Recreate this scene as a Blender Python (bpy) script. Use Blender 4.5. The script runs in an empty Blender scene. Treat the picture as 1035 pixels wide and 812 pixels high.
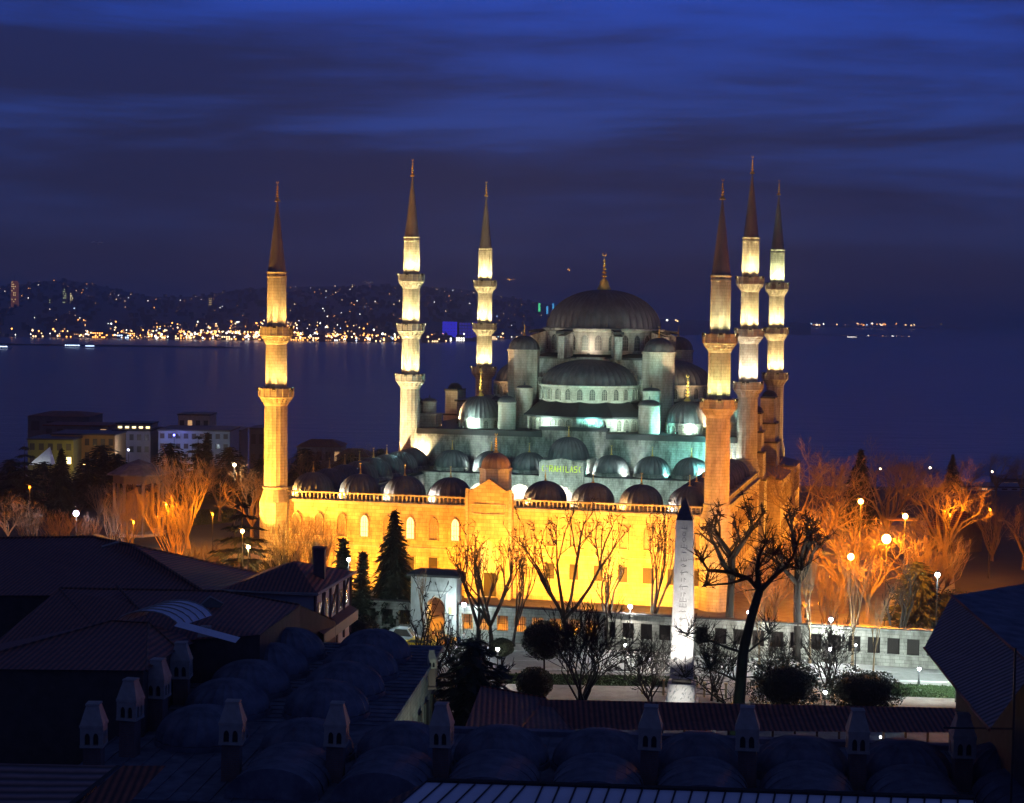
import bpy, bmesh, math, random
from mathutils import Vector, Matrix, noise
random.seed(7)
R = math.radians
PI = math.pi
SC = bpy.context.scene
COL = SC.collection

# ---------------------------------------------------------------- camera
F, PIT, ROL, H = 1720.68, .0509, .0134, 41.0
FW = Vector((0, math.cos(PIT), -math.sin(PIT)))
R0 = Vector((1, 0, 0)); U0 = Vector((0, math.sin(PIT), math.cos(PIT)))
RT = R0*math.cos(ROL) + U0*math.sin(ROL)
UP = U0*math.cos(ROL) - R0*math.sin(ROL)
CAM = Vector((0, 0, H))
cd = bpy.data.cameras.new('camera'); cam = bpy.data.objects.new('camera', cd); COL.objects.link(cam)
cd.sensor_width = 36; cd.lens = 36*F/1035; cd.clip_start = 1; cd.clip_end = 90000
M = Matrix((RT, UP, -FW)).transposed().to_4x4(); M.translation = CAM
cam.matrix_world = M
SC.camera = cam

# ---------------------------------------------------------------- dusk sky, faint afterglow sun, exposure
W = bpy.data.worlds.new('World'); SC.world = W; W.use_nodes = True
SUN_EL, SUN_ROT = R(-5), R(200)
CLOUDS = (7.3, 2.2, 5.1)
def build_world():
    nt = W.node_tree; nt.nodes.clear(); N = nt.nodes.new; L = nt.links.new
    out = N('ShaderNodeOutputWorld')
    sky = N('ShaderNodeTexSky'); sky.sky_type = 'NISHITA'; sky.sun_disc = False
    sky.sun_elevation = SUN_EL; sky.sun_rotation = SUN_ROT; sky.altitude = 70
    b1 = N('ShaderNodeBackground'); L(sky.outputs[0], b1.inputs[0]); b1.inputs[1].default_value = .05
    tc = N('ShaderNodeTexCoord')
    sp = N('ShaderNodeSeparateXYZ'); L(tc.outputs['Generated'], sp.inputs[0])
    def ramp(src, pts):
        r = N('ShaderNodeValToRGB'); L(src, r.inputs[0]); el = r.color_ramp.elements
        el[0].position, el[0].color = pts[0][0], (*pts[0][1], 1); el[1].position, el[1].color = pts[-1][0], (*pts[-1][1], 1)
        for p, c in pts[1:-1]: x = el.new(p); x.color = (*c, 1)
        return r.outputs[0]
    cloud = ramp(sp.outputs[2], [(0, (.0215, .0205, .055)), (.05, (.0200, .0220, .066)), (.11, (.0180, .0230, .082)), (.20, (.0150, .0250, .118)), (.5, (.017, .022, .060))])
    clear = ramp(sp.outputs[2], [(0, (.0230, .0245, .066)), (.05, (.024, .032, .110)), (.11, (.026, .055, .26)), (.20, (.019, .066, .45)), (.5, (.017, .028, .09))])
    mp = N('ShaderNodeMapping'); mp.inputs['Scale'].default_value = (1.2, 1.2, 12); mp.inputs['Location'].default_value = CLOUDS; L(tc.outputs['Generated'], mp.inputs[0])
    n1 = N('ShaderNodeTexNoise'); n1.inputs['Scale'].default_value = 2.0; n1.inputs['Detail'].default_value = 10
    n1.inputs['Roughness'].default_value = .6; n1.inputs['Distortion'].default_value = .35; L(mp.outputs[0], n1.inputs[0])
    # the cloud thins toward the right and overhead
    bx = N('ShaderNodeMath'); bx.operation = 'MULTIPLY_ADD'; L(sp.outputs[0], bx.inputs[0]); bx.inputs[1].default_value = .18; L(n1.outputs[0], bx.inputs[2])
    bz = N('ShaderNodeMath'); bz.operation = 'MULTIPLY_ADD'; L(sp.outputs[2], bz.inputs[0]); bz.inputs[1].default_value = .75; L(bx.outputs[0], bz.inputs[2])
    cover = N('ShaderNodeMapRange'); cover.interpolation_type = 'SMOOTHSTEP'; cover.inputs[1].default_value = .47; cover.inputs[2].default_value = .76; L(bz.outputs[0], cover.inputs[0])
    mu = N('ShaderNodeMix'); mu.data_type = 'RGBA'; L(cover.outputs[0], mu.inputs[0]); L(cloud, mu.inputs[6]); L(clear, mu.inputs[7])
    b2 = N('ShaderNodeBackground'); L(mu.outputs[2], b2.inputs[0]); b2.inputs[1].default_value = 1
    ad = N('ShaderNodeAddShader'); L(b1.outputs[0], ad.inputs[0]); L(b2.outputs[0], ad.inputs[1])
    L(ad.outputs[0], out.inputs[0])
build_world()
sl = bpy.data.lights.new('sun', 'SUN'); sl.energy = .012; sl.angle = R(25); sl.color = (.55, .6, 1)
so = bpy.data.objects.new('sun', sl); COL.objects.link(so); so.rotation_euler = (R(60), 0, R(20))
SC.view_settings.view_transform = 'Standard'; SC.view_settings.look = 'None'
SC.view_settings.exposure = 0; SC.view_settings.gamma = 1
SC.render.engine = 'CYCLES'
SC.cycles.use_denoising = True
SC.cycles.use_light_tree = True
SC.cycles.max_bounces = 5; SC.cycles.diffuse_bounces = 3; SC.cycles.glossy_bounces = 2
SC.cycles.sample_clamp_indirect = 2.0
SC.cycles.caustics_reflective = False; SC.cycles.caustics_refractive = False

HAZE = 1.1e-4
# light strengths in one place (watts)
LP = dict(facade=25000, side=19000, gallery=6500, teal=15000, portico=3600, hall=17000, drum=9000, tower=20000,
          park=10500, square=2300, obelisk=15000, shaft=16000, throw=24000)
SODIUM = (1, .34, .014); WARM = (1, .72, .30); PALE = (.66, 1, .84); TEAL = (.28, 1, .88); COOL = (.86, .95, 1)

# ---------------------------------------------------------------- pixel helpers: where a photographed point stands in the place
def ray(x, y): return FW + RT*((x-517.5)/F) - UP*((y-406)/F)
def at(x, y, Y):
    r = ray(x, y); return CAM + r*(Y/r.y)
def gr(x, y, z=0.0):
    r = ray(x, y); return CAM + r*((z-H)/r.z)

# ---------------------------------------------------------------- scene graph helpers
OFF = {}
def thing(name, label, cat, loc=(0, 0, 0), rz=0, group=None, off=(0, 0, 0)):
    o = bpy.data.objects.new(name, None); COL.objects.link(o)
    o.empty_display_size = .5
    o.location = loc; o.rotation_euler = (0, 0, rz)
    tag(o, label, cat, group); OFF[o.name] = Vector(off)
    return o
def tag(o, label=None, cat=None, group=None, kind=None):
    if label: o['label'] = label
    if cat: o['category'] = cat
    if group: o['group'] = group
    if kind: o['kind'] = kind
    return o
def offof(o):
    while o is not None and o.name not in OFF: o = o.parent
    return OFF[o.name] if o is not None else Vector((0, 0, 0))
def link(name, mesh, parent=None, loc=(0, 0, 0), rz=0, label=None):
    o = bpy.data.objects.new(name, mesh); COL.objects.link(o)
    o.location = Vector(loc); o.rotation_euler = (0, 0, rz)
    if parent is not None:
        o.parent = parent; o.location = Vector(loc)-offof(parent) if Vector(loc).length else Vector((0, 0, 0))
    if label: o['label'] = label
    return o
def copy_tree(o, parent=None):
    c = o.copy(); COL.objects.link(c)
    if parent is not None: c.parent = parent
    if o.name in OFF: OFF[c.name] = OFF[o.name]
    for ch in list(o.children): copy_tree(ch, c)
    return c

class MB:
    def __init__(s): s.v = []; s.f = []; s.m = []; s.mi = 0
    def add(s, vs, fs):
        b = len(s.v); s.v += [tuple(p) for p in vs]
        for f in fs: s.f.append([b+i for i in f]); s.m.append(s.mi)
        return s
    def box(s, x0, x1, y0, y1, z0, z1):
        return s.add([(x0,y0,z0),(x1,y0,z0),(x1,y1,z0),(x0,y1,z0),(x0,y0,z1),(x1,y0,z1),(x1,y1,z1),(x0,y1,z1)],
              [(0,3,2,1),(4,5,6,7),(0,1,5,4),(1,2,6,5),(2,3,7,6),(3,0,4,7)])
    def quad(s, a, b, c, d): return s.add([a, b, c, d], [(0, 1, 2, 3)])
    def prism(s, poly, z0, z1):
        n = len(poly); vs = [(x, y, z0) for x, y in poly]+[(x, y, z1) for x, y in poly]
        return s.add(vs, [tuple(range(n))[::-1], tuple(range(n, 2*n))]+[(i, (i+1) % n, n+(i+1) % n, n+i) for i in range(n)])
    def frustum(s, polyA, polyB):
        n = len(polyA); return s.add(list(polyA)+list(polyB), [tuple(range(n))[::-1], tuple(range(n, 2*n))]+[(i, (i+1) % n, n+(i+1) % n, n+i) for i in range(n)])
    def vprism(s, poly, y0, y1):           # polygon in the xz plane, thick along y
        n = len(poly); vs = [(x, y0, z) for x, z in poly]+[(x, y1, z) for x, z in poly]
        return s.add(vs, [tuple(range(n)), tuple(range(n, 2*n))[::-1]]+[((i+1) % n, i, n+i, n+(i+1) % n) for i in range(n)])
    def lathe(s, prof, n=24, cx=0, cy=0, a0=0, a1=2*PI, mod=None, ph=0):
        full = abs(a1-a0-2*PI) < 1e-6; k = n if full else n+1
        vs = []
        for j, (r, z) in enumerate(prof):
            for i in range(k):
                a = a0+(a1-a0)*i/n+ph; rr = r+(mod(i, j) if mod else 0)
                vs.append((cx+rr*math.cos(a), cy+rr*math.sin(a), z))
        fs = []
        for j in range(len(prof)-1):
            for i in range(n):
                i2 = (i+1) % k if full else i+1
                fs.append((j*k+i, j*k+i2, (j+1)*k+i2, (j+1)*k+i))
        s.add(vs, fs)
        b = len(s.v)-len(vs)
        for j, flip in ((0, True), (len(prof)-1, False)):
            if prof[j][0] > 1e-4 and full:
                f = [b+j*k+i for i in range(k)]; s.f.append(f[::-1] if flip else f); s.m.append(s.mi)
        return s
    def tube(s, pts, rad, n=5):
        pts = [Vector(p) for p in pts]; base = len(s.v); k = len(pts)
        for j, p in enumerate(pts):
            d = (pts[min(j+1, k-1)]-pts[max(j-1, 0)]).normalized()
            a = Vector((1, 0, 0)) if abs(d.x) < .8 else Vector((0, 1, 0))
            e1 = d.cross(a).normalized(); e2 = d.cross(e1)
            r = rad[j] if isinstance(rad, (list, tuple)) else rad
            for i in range(n):
                t = 2*PI*i/n; s.v.append(tuple(p+(e1*math.cos(t)+e2*math.sin(t))*r))
        for j in range(k-1):
            for i in range(n):
                s.f.append([base+j*n+i, base+j*n+(i+1) % n, base+(j+1)*n+(i+1) % n, base+(j+1)*n+i]); s.m.append(s.mi)
        s.f.append([base+i for i in range(n)]); s.m.append(s.mi)
        s.f.append([base+(k-1)*n+i for i in range(n)][::-1]); s.m.append(s.mi)
        return s
    def mesh(s, name, mats, smooth=None, off=(0, 0, 0)):
        me = bpy.data.meshes.new(name); o = Vector(off)
        me.from_pydata([tuple(Vector(p)-o) for p in s.v], [], s.f)
        for m in (mats if isinstance(mats, (list, tuple)) else [mats]): me.materials.append(m)
        if any(s.m): me.polygons.foreach_set('material_index', s.m)
        if smooth:
            me.polygons.foreach_set('use_smooth', [True]*len(me.polygons)); me.set_sharp_from_angle(angle=R(smooth))
        me.update(); return me
    def build(s, name, mats, parent=None, smooth=None, label=None, kind=None):
        o = bpy.data.objects.new(name, s.mesh(name, mats, smooth, offof(parent) if parent else (0, 0, 0)))
        COL.objects.link(o)
        if parent is not None: o.parent = parent
        if label: o['label'] = label
        if kind: o['kind'] = kind
        return o

# ---------------------------------------------------------------- materials
def nodes(name):
    m = bpy.data.materials.new(name); m.use_nodes = True
    nt = m.node_tree; b = nt.nodes['Principled BSDF']; return m, nt, nt.nodes.new, nt.links.new, b
def noisy(name, c1, c2, scale=2.0, rough=.8, metal=0, bump=.0, detail=6, stretch=(1, 1, 1), spec=.5):
    m, nt, N, L, b = nodes(name)
    tc = N('ShaderNodeTexCoord'); mp = N('ShaderNodeMapping'); mp.inputs['Scale'].default_value = stretch
    L(tc.outputs['Object'], mp.inputs[0])
    n = N('ShaderNodeTexNoise'); n.inputs['Scale'].default_value = scale; n.inputs['Detail'].default_value = detail
    n.inputs['Roughness'].default_value = .65; L(mp.outputs[0], n.inputs[0])
    cr = N('ShaderNodeValToRGB'); L(n.outputs[0], cr.inputs[0])
    cr.color_ramp.elements[0].position = .3; cr.color_ramp.elements[0].color = (*c1, 1)
    cr.color_ramp.elements[1].position = .7; cr.color_ramp.elements[1].color = (*c2, 1)
    L(cr.outputs[0], b.inputs['Base Color']); b.inputs['Roughness'].default_value = rough; b.inputs['Metallic'].default_value = metal
    b.inputs['Specular IOR Level'].default_value = spec
    if bump:
        bp = N('ShaderNodeBump'); bp.inputs['Strength'].default_value = bump; bp.inputs['Distance'].default_value = .1
        L(n.outputs[0], bp.inputs['Height']); L(bp.outputs[0], b.inputs['Normal'])
    return m
def masonry(name, c1, c2, mortar, bw=1.1, bh=.45, stain=.5, rough=.85):
    m, nt, N, L, b = nodes(name)
    tc = N('ShaderNodeTexCoord'); sp = N('ShaderNodeSeparateXYZ'); L(tc.outputs['Object'], sp.inputs[0])
    ad = N('ShaderNodeMath'); L(sp.outputs[0], ad.inputs[0]); L(sp.outputs[1], ad.inputs[1])
    cb = N('ShaderNodeCombineXYZ'); L(ad.outputs[0], cb.inputs[0]); L(sp.outputs[2], cb.inputs[1])
    br = N('ShaderNodeTexBrick'); L(cb.outputs[0], br.inputs[0])
    br.inputs['Color1'].default_value = (*c1, 1); br.inputs['Color2'].default_value = (*c2, 1); br.inputs['Mortar'].default_value = (*mortar, 1)
    br.inputs['Scale'].default_value = 1; br.inputs['Brick Width'].default_value = bw; br.inputs['Row Height'].default_value = bh
    br.inputs['Mortar Size'].default_value = .025; br.inputs['Mortar Smooth'].default_value = .3
    n = N('ShaderNodeTexNoise'); n.inputs['Scale'].default_value = .55; n.inputs['Detail'].default_value = 8; n.inputs['Roughness'].default_value = .7
    mp = N('ShaderNodeMapping'); mp.inputs['Scale'].default_value = (1.3, 1.3, .45); L(tc.outputs['Object'], mp.inputs[0]); L(mp.outputs[0], n.inputs[0])
    cr = N('ShaderNodeValToRGB'); L(n.outputs[0], cr.inputs[0])
    k = 1-stain
    cr.color_ramp.elements[0].position = .34; cr.color_ramp.elements[0].color = (k, k*.97, k*.93, 1)
    cr.color_ramp.elements[1].position = .58; cr.color_ramp.elements[1].color = (1, 1, 1, 1)
    mu = N('ShaderNodeMix'); mu.data_type = 'RGBA'; mu.blend_type = 'MULTIPLY'; mu.inputs[0].default_value = 1
    L(br.outputs[0], mu.inputs[6]); L(cr.outputs[0], mu.inputs[7]); L(mu.outputs[2], b.inputs['Base Color'])
    b.inputs['Roughness'].default_value = rough
    bp = N('ShaderNodeBump'); bp.inputs['Strength'].default_value = .35; bp.inputs['Distance'].default_value = .05
    L(mu.outputs[2], bp.inputs['Height']); L(bp.outputs[0], b.inputs['Normal'])
    return m
def striped(name, c1, c2, axis='x', freq=3.0, rough=.7, bump=.6, c3=None):
    m, nt, N, L, b = nodes(name)
    tc = N('ShaderNodeTexCoord')
    wv = N('ShaderNodeTexWave'); wv.wave_type = 'BANDS'; wv.bands_direction = axis.upper(); wv.inputs['Scale'].default_value = freq
    wv.inputs['Distortion'].default_value = .6; wv.inputs['Detail'].default_value = 2; wv.inputs['Detail Scale'].default_value = 2
    L(tc.outputs['Object'], wv.inputs[0])
    n = N('ShaderNodeTexNoise'); n.inputs['Scale'].default_value = 1.6; n.inputs['Detail'].default_value = 8; L(tc.outputs['Object'], n.inputs[0])
    cr = N('ShaderNodeValToRGB'); L(n.outputs[0], cr.inputs[0]); cr.color_ramp.elements[0].position = .3; cr.color_ramp.elements[1].position = .7
    cr.color_ramp.elements[0].color = (*c1, 1); cr.color_ramp.elements[1].color = (*c2, 1)
    mu = N('ShaderNodeMix'); mu.data_type = 'RGBA'; mu.blend_type = 'MULTIPLY'; mu.inputs[0].default_value = .8
    L(cr.outputs[0], mu.inputs[6]); L(wv.outputs[0], mu.inputs[7]); L(mu.outputs[2], b.inputs['Base Color'])
    b.inputs['Roughness'].default_value = rough
    bp = N('ShaderNodeBump'); bp.inputs['Strength'].default_value = bump; bp.inputs['Distance'].default_value = .08
    L(wv.outputs[0], bp.inputs['Height']); L(bp.outputs[0], b.inputs['Normal'])
    return m
def glow(name, c, s):
    m, nt, N, L, b = nodes(name); b.inputs['Base Color'].default_value = (*[min(1, x) for x in c], 1)
    b.inputs['Emission Color'].default_value = (*c, 1); b.inputs['Emission Strength'].default_value = s; return m
def plain(name, c, rough=.5, metal=0):
    return noisy(name, [x*.85 for x in c], [min(1, x*1.1) for x in c], 3, rough, metal)

STONE = masonry('pale_stone', (.44, .40, .33), (.38, .34, .28), (.25, .22, .18), stain=.45)
STONE_G = masonry('weathered_stone', (.42, .40, .36), (.35, .33, .30), (.20, .19, .17), .9, .4, stain=.85)
STONE_F = masonry('facade_stone', (.54, .41, .25), (.39, .285, .165), (.19, .14, .085), 1.3, .55, stain=.5)
MARBLE = noisy('marble', (.52, .51, .48), (.66, .65, .62), 1.2, .5, bump=.1)
MARBLE_D = noisy('stained_marble', (.24, .25, .24), (.56, .57, .55), .9, .6, bump=.2, stretch=(1, 1, .4))
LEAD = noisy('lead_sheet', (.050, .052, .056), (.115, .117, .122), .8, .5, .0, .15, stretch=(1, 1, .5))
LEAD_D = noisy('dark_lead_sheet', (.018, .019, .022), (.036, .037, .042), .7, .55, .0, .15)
LEAD_B = noisy('blue_lead_sheet', (.06, .064, .082), (.19, .195, .23), .6, .85, .0, .2, spec=.15)
GOLD = noisy('gilded_copper', (.80, .50, .10), (.95, .62, .16), 6, .35, .25)
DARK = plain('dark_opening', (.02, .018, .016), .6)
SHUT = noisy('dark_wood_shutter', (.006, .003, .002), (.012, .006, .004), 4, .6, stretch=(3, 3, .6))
PANE = plain('dim_glass', (.10, .09, .08), .25)
GRILLE = noisy('pale_plaster_grille', (.20, .15, .10), (.34, .27, .19), 5, .8)
TILE = striped('terracotta_tile', (.14, .05, .022), (.24, .09, .04), 'x', .8)
TILE_D = striped('old_dark_tile', (.20, .050, .020), (.34, .095, .045), 'x', .8)
TILE_G = striped('grey_ribbed_roof', (.13, .095, .075), (.19, .145, .115), 'y', .5, .6)
ASPH = noisy('worn_pale_asphalt', (.17, .17, .165), (.25, .25, .24), 1.2, .75, bump=.2)
PAVE = masonry('stone_paving', (.36, .35, .33), (.31, .30, .28), (.20, .19, .18), 1.2, .8, stain=.35)
GROUND = noisy('earth', (.028, .023, .016), (.05, .042, .03), .15, .95)
GRASS = noisy('lawn', (.014, .034, .008), (.03, .058, .014), 1.5, .95, bump=.4)
BARK = noisy('grey_bark', (.011, .009, .007), (.028, .023, .018), 3, .9, bump=.5, stretch=(1, 1, .3))
BARK_L = noisy('pale_bark', (.15, .10, .055), (.27, .19, .11), 2, .9, bump=.4, stretch=(1, 1, .3))
NEEDLE = noisy('needles', (.010, .017, .009), (.024, .034, .016), 3, .9)
LEAF = noisy('evergreen_leaves', (.014, .022, .009), (.032, .042, .017), 3, .85)
IRON = plain('black_iron', (.025, .025, .028), .5, .4)
BRICK = masonry('chimney_brick', (.20, .10, .08), (.16, .085, .07), (.14, .12, .11), .3, .12, stain=.4)
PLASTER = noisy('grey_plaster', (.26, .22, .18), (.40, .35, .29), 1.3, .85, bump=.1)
WOOD = noisy('brown_timber', (.09, .05, .03), (.15, .085, .05), 3, .7, stretch=(4, 4, .5))
GLASSROOF = noisy('frosted_roof_panel', (.62, .62, .68), (.74, .74, .80), .8, .35)
WHITE = plain('white_paint', (.75, .75, .74), .4)
RUBBER = plain('tyre_rubber', (.02, .02, .02), .8)
WALLM = masonry('grey_wall_stone', (.36, .36, .32), (.27, .27, .245), (.15, .15, .135), 1.1, .42, stain=.6)
DPLAST = noisy('darkened_plaster', (.05, .038, .030), (.085, .068, .055), 1.3, .9)  # plaster colour darkened to keep unlit walls near black
BULB_W = glow('lit_white_lamp', (.95, .93, 1), 14)
BULB_V = glow('lit_violet_white_lamp', (.80, .70, 1), 9)
BULB_O = glow('lit_sodium_lamp', (1, .62, .22), 22)
BULB_D = glow('lit_dim_sodium_lamp', (1, .38, .06), 4)
BULB_Y = glow('lit_warm_lamp', (1, .86, .55), 12)
WIN_P = glow('lit_pale_window', (1, .90, .62), .85)
WIN_W = glow('lit_warm_window', (1, .72, .32), 1.0)
WIN_Y = glow('lit_yellow_window', (1, .85, .45), 2.2)

# ---------------------------------------------------------------- lamps
def lamp(kind, parent, loc, aim, power, color, size=.15, cone=100, blend=.6, world=False):
    ld = bpy.data.lights.new('flood_lamp' if kind == 'SPOT' else 'lamp_light', kind); ld.energy = power; ld.color = color
    ld.shadow_soft_size = size
    if kind == 'SPOT': ld.spot_size = R(cone); ld.spot_blend = blend
    o = bpy.data.objects.new(ld.name, ld); COL.objects.link(o)
    o.parent = parent; p = Vector(loc)-(offof(parent) if parent else Vector((0, 0, 0))); o.location = p
    if aim is not None:
        d = Vector(aim)-Vector(loc); o.rotation_euler = d.to_track_quat('-Z', 'Y').to_euler()
    return o
def fixture_mesh():
    m = MB(); m.box(-.22, .22, -.10, .12, .18, .50); m.box(-.26, -.22, -.05, .05, 0, .4); m.box(.22, .26, -.05, .05, 0, .4); m.box(-.26, .26, -.06, .06, -.02, .03)
    m.mi = 1; m.box(-.18, .18, -.14, -.10, .21, .47)
    return m
FIX = {}
def fixture(color):
    k = tuple(color)
    if k not in FIX:
        FIX[k] = fixture_mesh().mesh('floodlight', [IRON, glow('lit_flood_glass', color, 6)])
    return FIX[k]

# ================================================================= SETTING
TH = .2444
C0 = Vector((-3.155, 245.55, 0))
UU = Vector((math.cos(TH), -math.sin(TH), 0)); DD = Vector((math.sin(TH), math.cos(TH), 0))
def mw(s, q, z=0): return C0+UU*s+DD*q+Vector((0, 0, z))
def mroot(name, label, cat, s, q, z=0, group=None):
    return thing(name, label, cat, mw(s, q, z), -TH, group, (s, q, z))

def landz(x, y):
    if y < 330: return 0
    t = min(1, (y-330)/520); return -36*(t*t*(3-2*t))
g = MB(); nx, ny = 60, 60
vs = []
for j in range(ny+1):
    for i in range(nx+1):
        x = -1100+2200*i/nx; y = -150+1150*j/ny; vs.append((x, y, landz(x, y)-(.02 if y < 330 else 0)))
g.add(vs, [(j*(nx+1)+i, j*(nx+1)+i+1, (j+1)*(nx+1)+i+1, (j+1)*(nx+1)+i) for j in range(ny) for i in range(nx)])
g.build('ground', GROUND, kind='structure', smooth=60)

def sea_mat():
    m, nt, N, L, b = nodes('dusk_sea_water')
    b.inputs['Base Color'].default_value = (.012, .016, .04, 1); b.inputs['Roughness'].default_value = .22; b.inputs['IOR'].default_value = 1.33
    tc = N('ShaderNodeTexCoord'); mp = N('ShaderNodeMapping'); mp.inputs['Scale'].default_value = (.02, .05, .05); L(tc.outputs['Object'], mp.inputs[0])
    n = N('ShaderNodeTexNoise'); n.inputs['Scale'].default_value = 1; n.inputs['Detail'].default_value = 6; L(mp.outputs[0], n.inputs[0])
    bp = N('ShaderNodeBump'); bp.inputs['Strength'].default_value = .25; bp.inputs['Distance'].default_value = 4; L(n.outputs[0], bp.inputs['Height']); L(bp.outputs[0], b.inputs['Normal'])
    return m
SEA = -32.0
s = MB(); s.quad((-45000, 700, SEA), (45000, 700, SEA), (45000, 80000, SEA), (-45000, 80000, SEA)); s.build('sea', sea_mat(), kind='structure')

# far shore: hills behind the strait
HILL = noisy('far_hillside', (.17, .15, .17), (.26, .23, .25), .002, .95, stretch=(1, 1, 1))
def skyline(px):        # photograph row of the hill crest for a photograph column
    pts = [(-400, 300), (0, 290), (40, 285), (70, 283), (110, 291), (150, 300), (200, 300), (240, 293), (300, 290), (400, 289), (470, 293), (520, 302), (600, 316), (660, 322), (720, 324.5), (800, 326), (900, 330)]
    for (a, ya), (b, yb) in zip(pts, pts[1:]):
        if a <= px <= b: return ya+(yb-ya)*(px-a)/(b-a)
    return 328
def shore(px):          # distance of the waterline
    return 4300+max(0, px-430)*9.0
def hillz(px, t):       # t 0 at the shore, 1 at the crest
    Yc = shore(px)+3600
    top = at(px, skyline(px), Yc).z
    k = t**.8
    z = SEA-3+(top-SEA+3)*k+(noise.noise(Vector((px*.03, t*4, 1)))*9*t*(1-t)*3)
    return shore(px)+3600*t, z
h = MB(); hx, ht = 110, 14; vs = []
for j in range(ht+2):
    for i in range(hx+1):
        px = -380+1200*i/hx
        if j <= ht: Y, z = hillz(px, j/ht)
        else: Y, z = shore(px)+6500, SEA-5
        p = at(px, 320, Y); vs.append((p.x, Y, z))
h.add(vs, [(j*(hx+1)+i, j*(hx+1)+i+1, (j+1)*(hx+1)+i+1, (j+1)*(hx+1)+i) for j in range(ht+1) for i in range(hx)])
h.build('far_hills', HILL, kind='structure', smooth=80)
# low far coast to the right and a breakwater with lamps, a dark mole to the left
def strip(name, px0, px1, Y, zt, dep, ym=HILL):
    m = MB(); n = 40; vs = []
    for i in range(n+1):
        px = px0+(px1-px0)*i/n; p = at(px, 330, Y)
        e = min(1, min(i, n-i)/3)
        zz = SEA+(zt*(.6+.4*noise.noise(Vector((i*.4, zt, 3))))*e)+.4
        vs += [(p.x, Y, SEA-2), (p.x, Y+dep*.3, zz), (p.x, Y+dep, SEA-2)]
    m.add(vs, [(3*i+k, 3*i+3+k, 3*i+4+k, 3*i+1+k) for i in range(n) for k in (0, 1)])
    return m.build(name, ym, kind='structure', smooth=60)
strip('far_coast', 690, 1010, 14500, 22, 900)
strip('breakwater', 805, 925, 7600, 5, 60)
ROCK = noisy('dark_rock', (.03, .028, .03), (.06, .055, .055), .2, .95)
strip('harbour_mole', -60, 245, 3350, 4, 60, ROCK)

# square, pavement, road, lawn
def sheet(name, pts, z, mat, kind='structure'):
    m = MB(); m.add([(p[0], p[1], z) for p in pts], [tuple(range(len(pts)))]); return m.build(name, mat, kind=kind)
def ml(s, q): p = mw(s, q); return (p.x, p.y)
sheet('square_paving', [ml(-70, -100), ml(75, -100), ml(75, -33), ml(-70, -33)], .004, PAVE)
def grline(px0, py0, px1, py1, ext=.35):
    a, b = gr(px0, py0), gr(px1, py1); d = (b-a)*ext; return a-d, b+d
ra, rb = grline(480, 658, 960, 673); rc, rd = grline(480, 675, 960, 690)
sheet('road', [ra, rb, rd, rc], .010, ASPH)
def kerb(a, b, w=.3):
    d = (b-a).normalized(); n = Vector((-d.y, d.x, 0))*w
    m = MB(); m.prism([(p.x, p.y) for p in (a, b, b+n, a+n)], 0, .13); m.build('kerb', MARBLE_D, kind='structure')
kerb(ra, rb); kerb(rd, rc)
def centre_line():
    m = MB(); a, b = (ra+rc)/2, (rb+rd)/2; d = (b-a); L_ = d.length; d.normalize(); n = Vector((-d.y, d.x, 0))*.07
    k = 0
    while k*6+3 < L_:
        p, q = a+d*(k*6), a+d*(k*6+3); m.add([(v.x, v.y, .0145) for v in (p-n, q-n, q+n, p+n)], [(0, 1, 2, 3)]); k += 1
    m.build('road_marking', plain('worn_road_paint', (.5, .5, .48), .7), kind='structure')
centre_line()
def grass(pts, label, seed):
    m = MB(); m.prism([(p.x, p.y) for p in pts], 0, .06)
    rg = random.Random(seed); A, B, Cc, D = pts
    for i in range(5000):
        u, v = rg.random(), rg.random(); p = A.lerp(B, u).lerp(D.lerp(Cc, u), v)
        a = rg.uniform(0, PI); l = .1; dx, dy = math.cos(a)*l, math.sin(a)*l
        m.add([(p.x-dx, p.y-dy, .05), (p.x+dx, p.y+dy, .05), (p.x+dx*.5, p.y+dy*.5, .05+rg.uniform(.06, .2))], [(0, 1, 2)])
    tag(m.build('grass', GRASS), label, 'grass', kind='stuff')
grass([gr(500, 691), gr(705, 695), gr(705, 685), gr(500, 681)], 'strip of short lawn in the square left of the obelisk', 1)
grass([gr(855, 702), gr(985, 707), gr(985, 695), gr(855, 690)], 'strip of short lawn in the square behind the right lamp post', 2)
grass([gr(175, 533), gr(235, 528), gr(240, 515), gr(190, 515)], 'lit patch of lawn in the park left of the pale minaret', 3)
sheet('mosque_yard', [ml(-52, -31.5), ml(66, -31.5), ml(66, 120), ml(-52, 120)], .004, PAVE)

def haze():
    m = bpy.data.materials.new('evening_haze'); m.use_nodes = True; nt = m.node_tree; nt.nodes.clear()
    o = nt.nodes.new('ShaderNodeOutputMaterial'); v = nt.nodes.new('ShaderNodeVolumePrincipled')
    v.inputs['Color'].default_value = (.9, .88, .95, 1); v.inputs['Density'].default_value = HAZE; v.inputs['Anisotropy'].default_value = 0
    nt.links.new(v.outputs[0], o.inputs['Volume'])
    b = MB(); b.box(-46000, 46000, -400, 81000, SEA-12, 225); tag(b.build('haze', m), 'thin evening haze lying over the strait', 'haze', kind='stuff')
if HAZE: haze()
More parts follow.
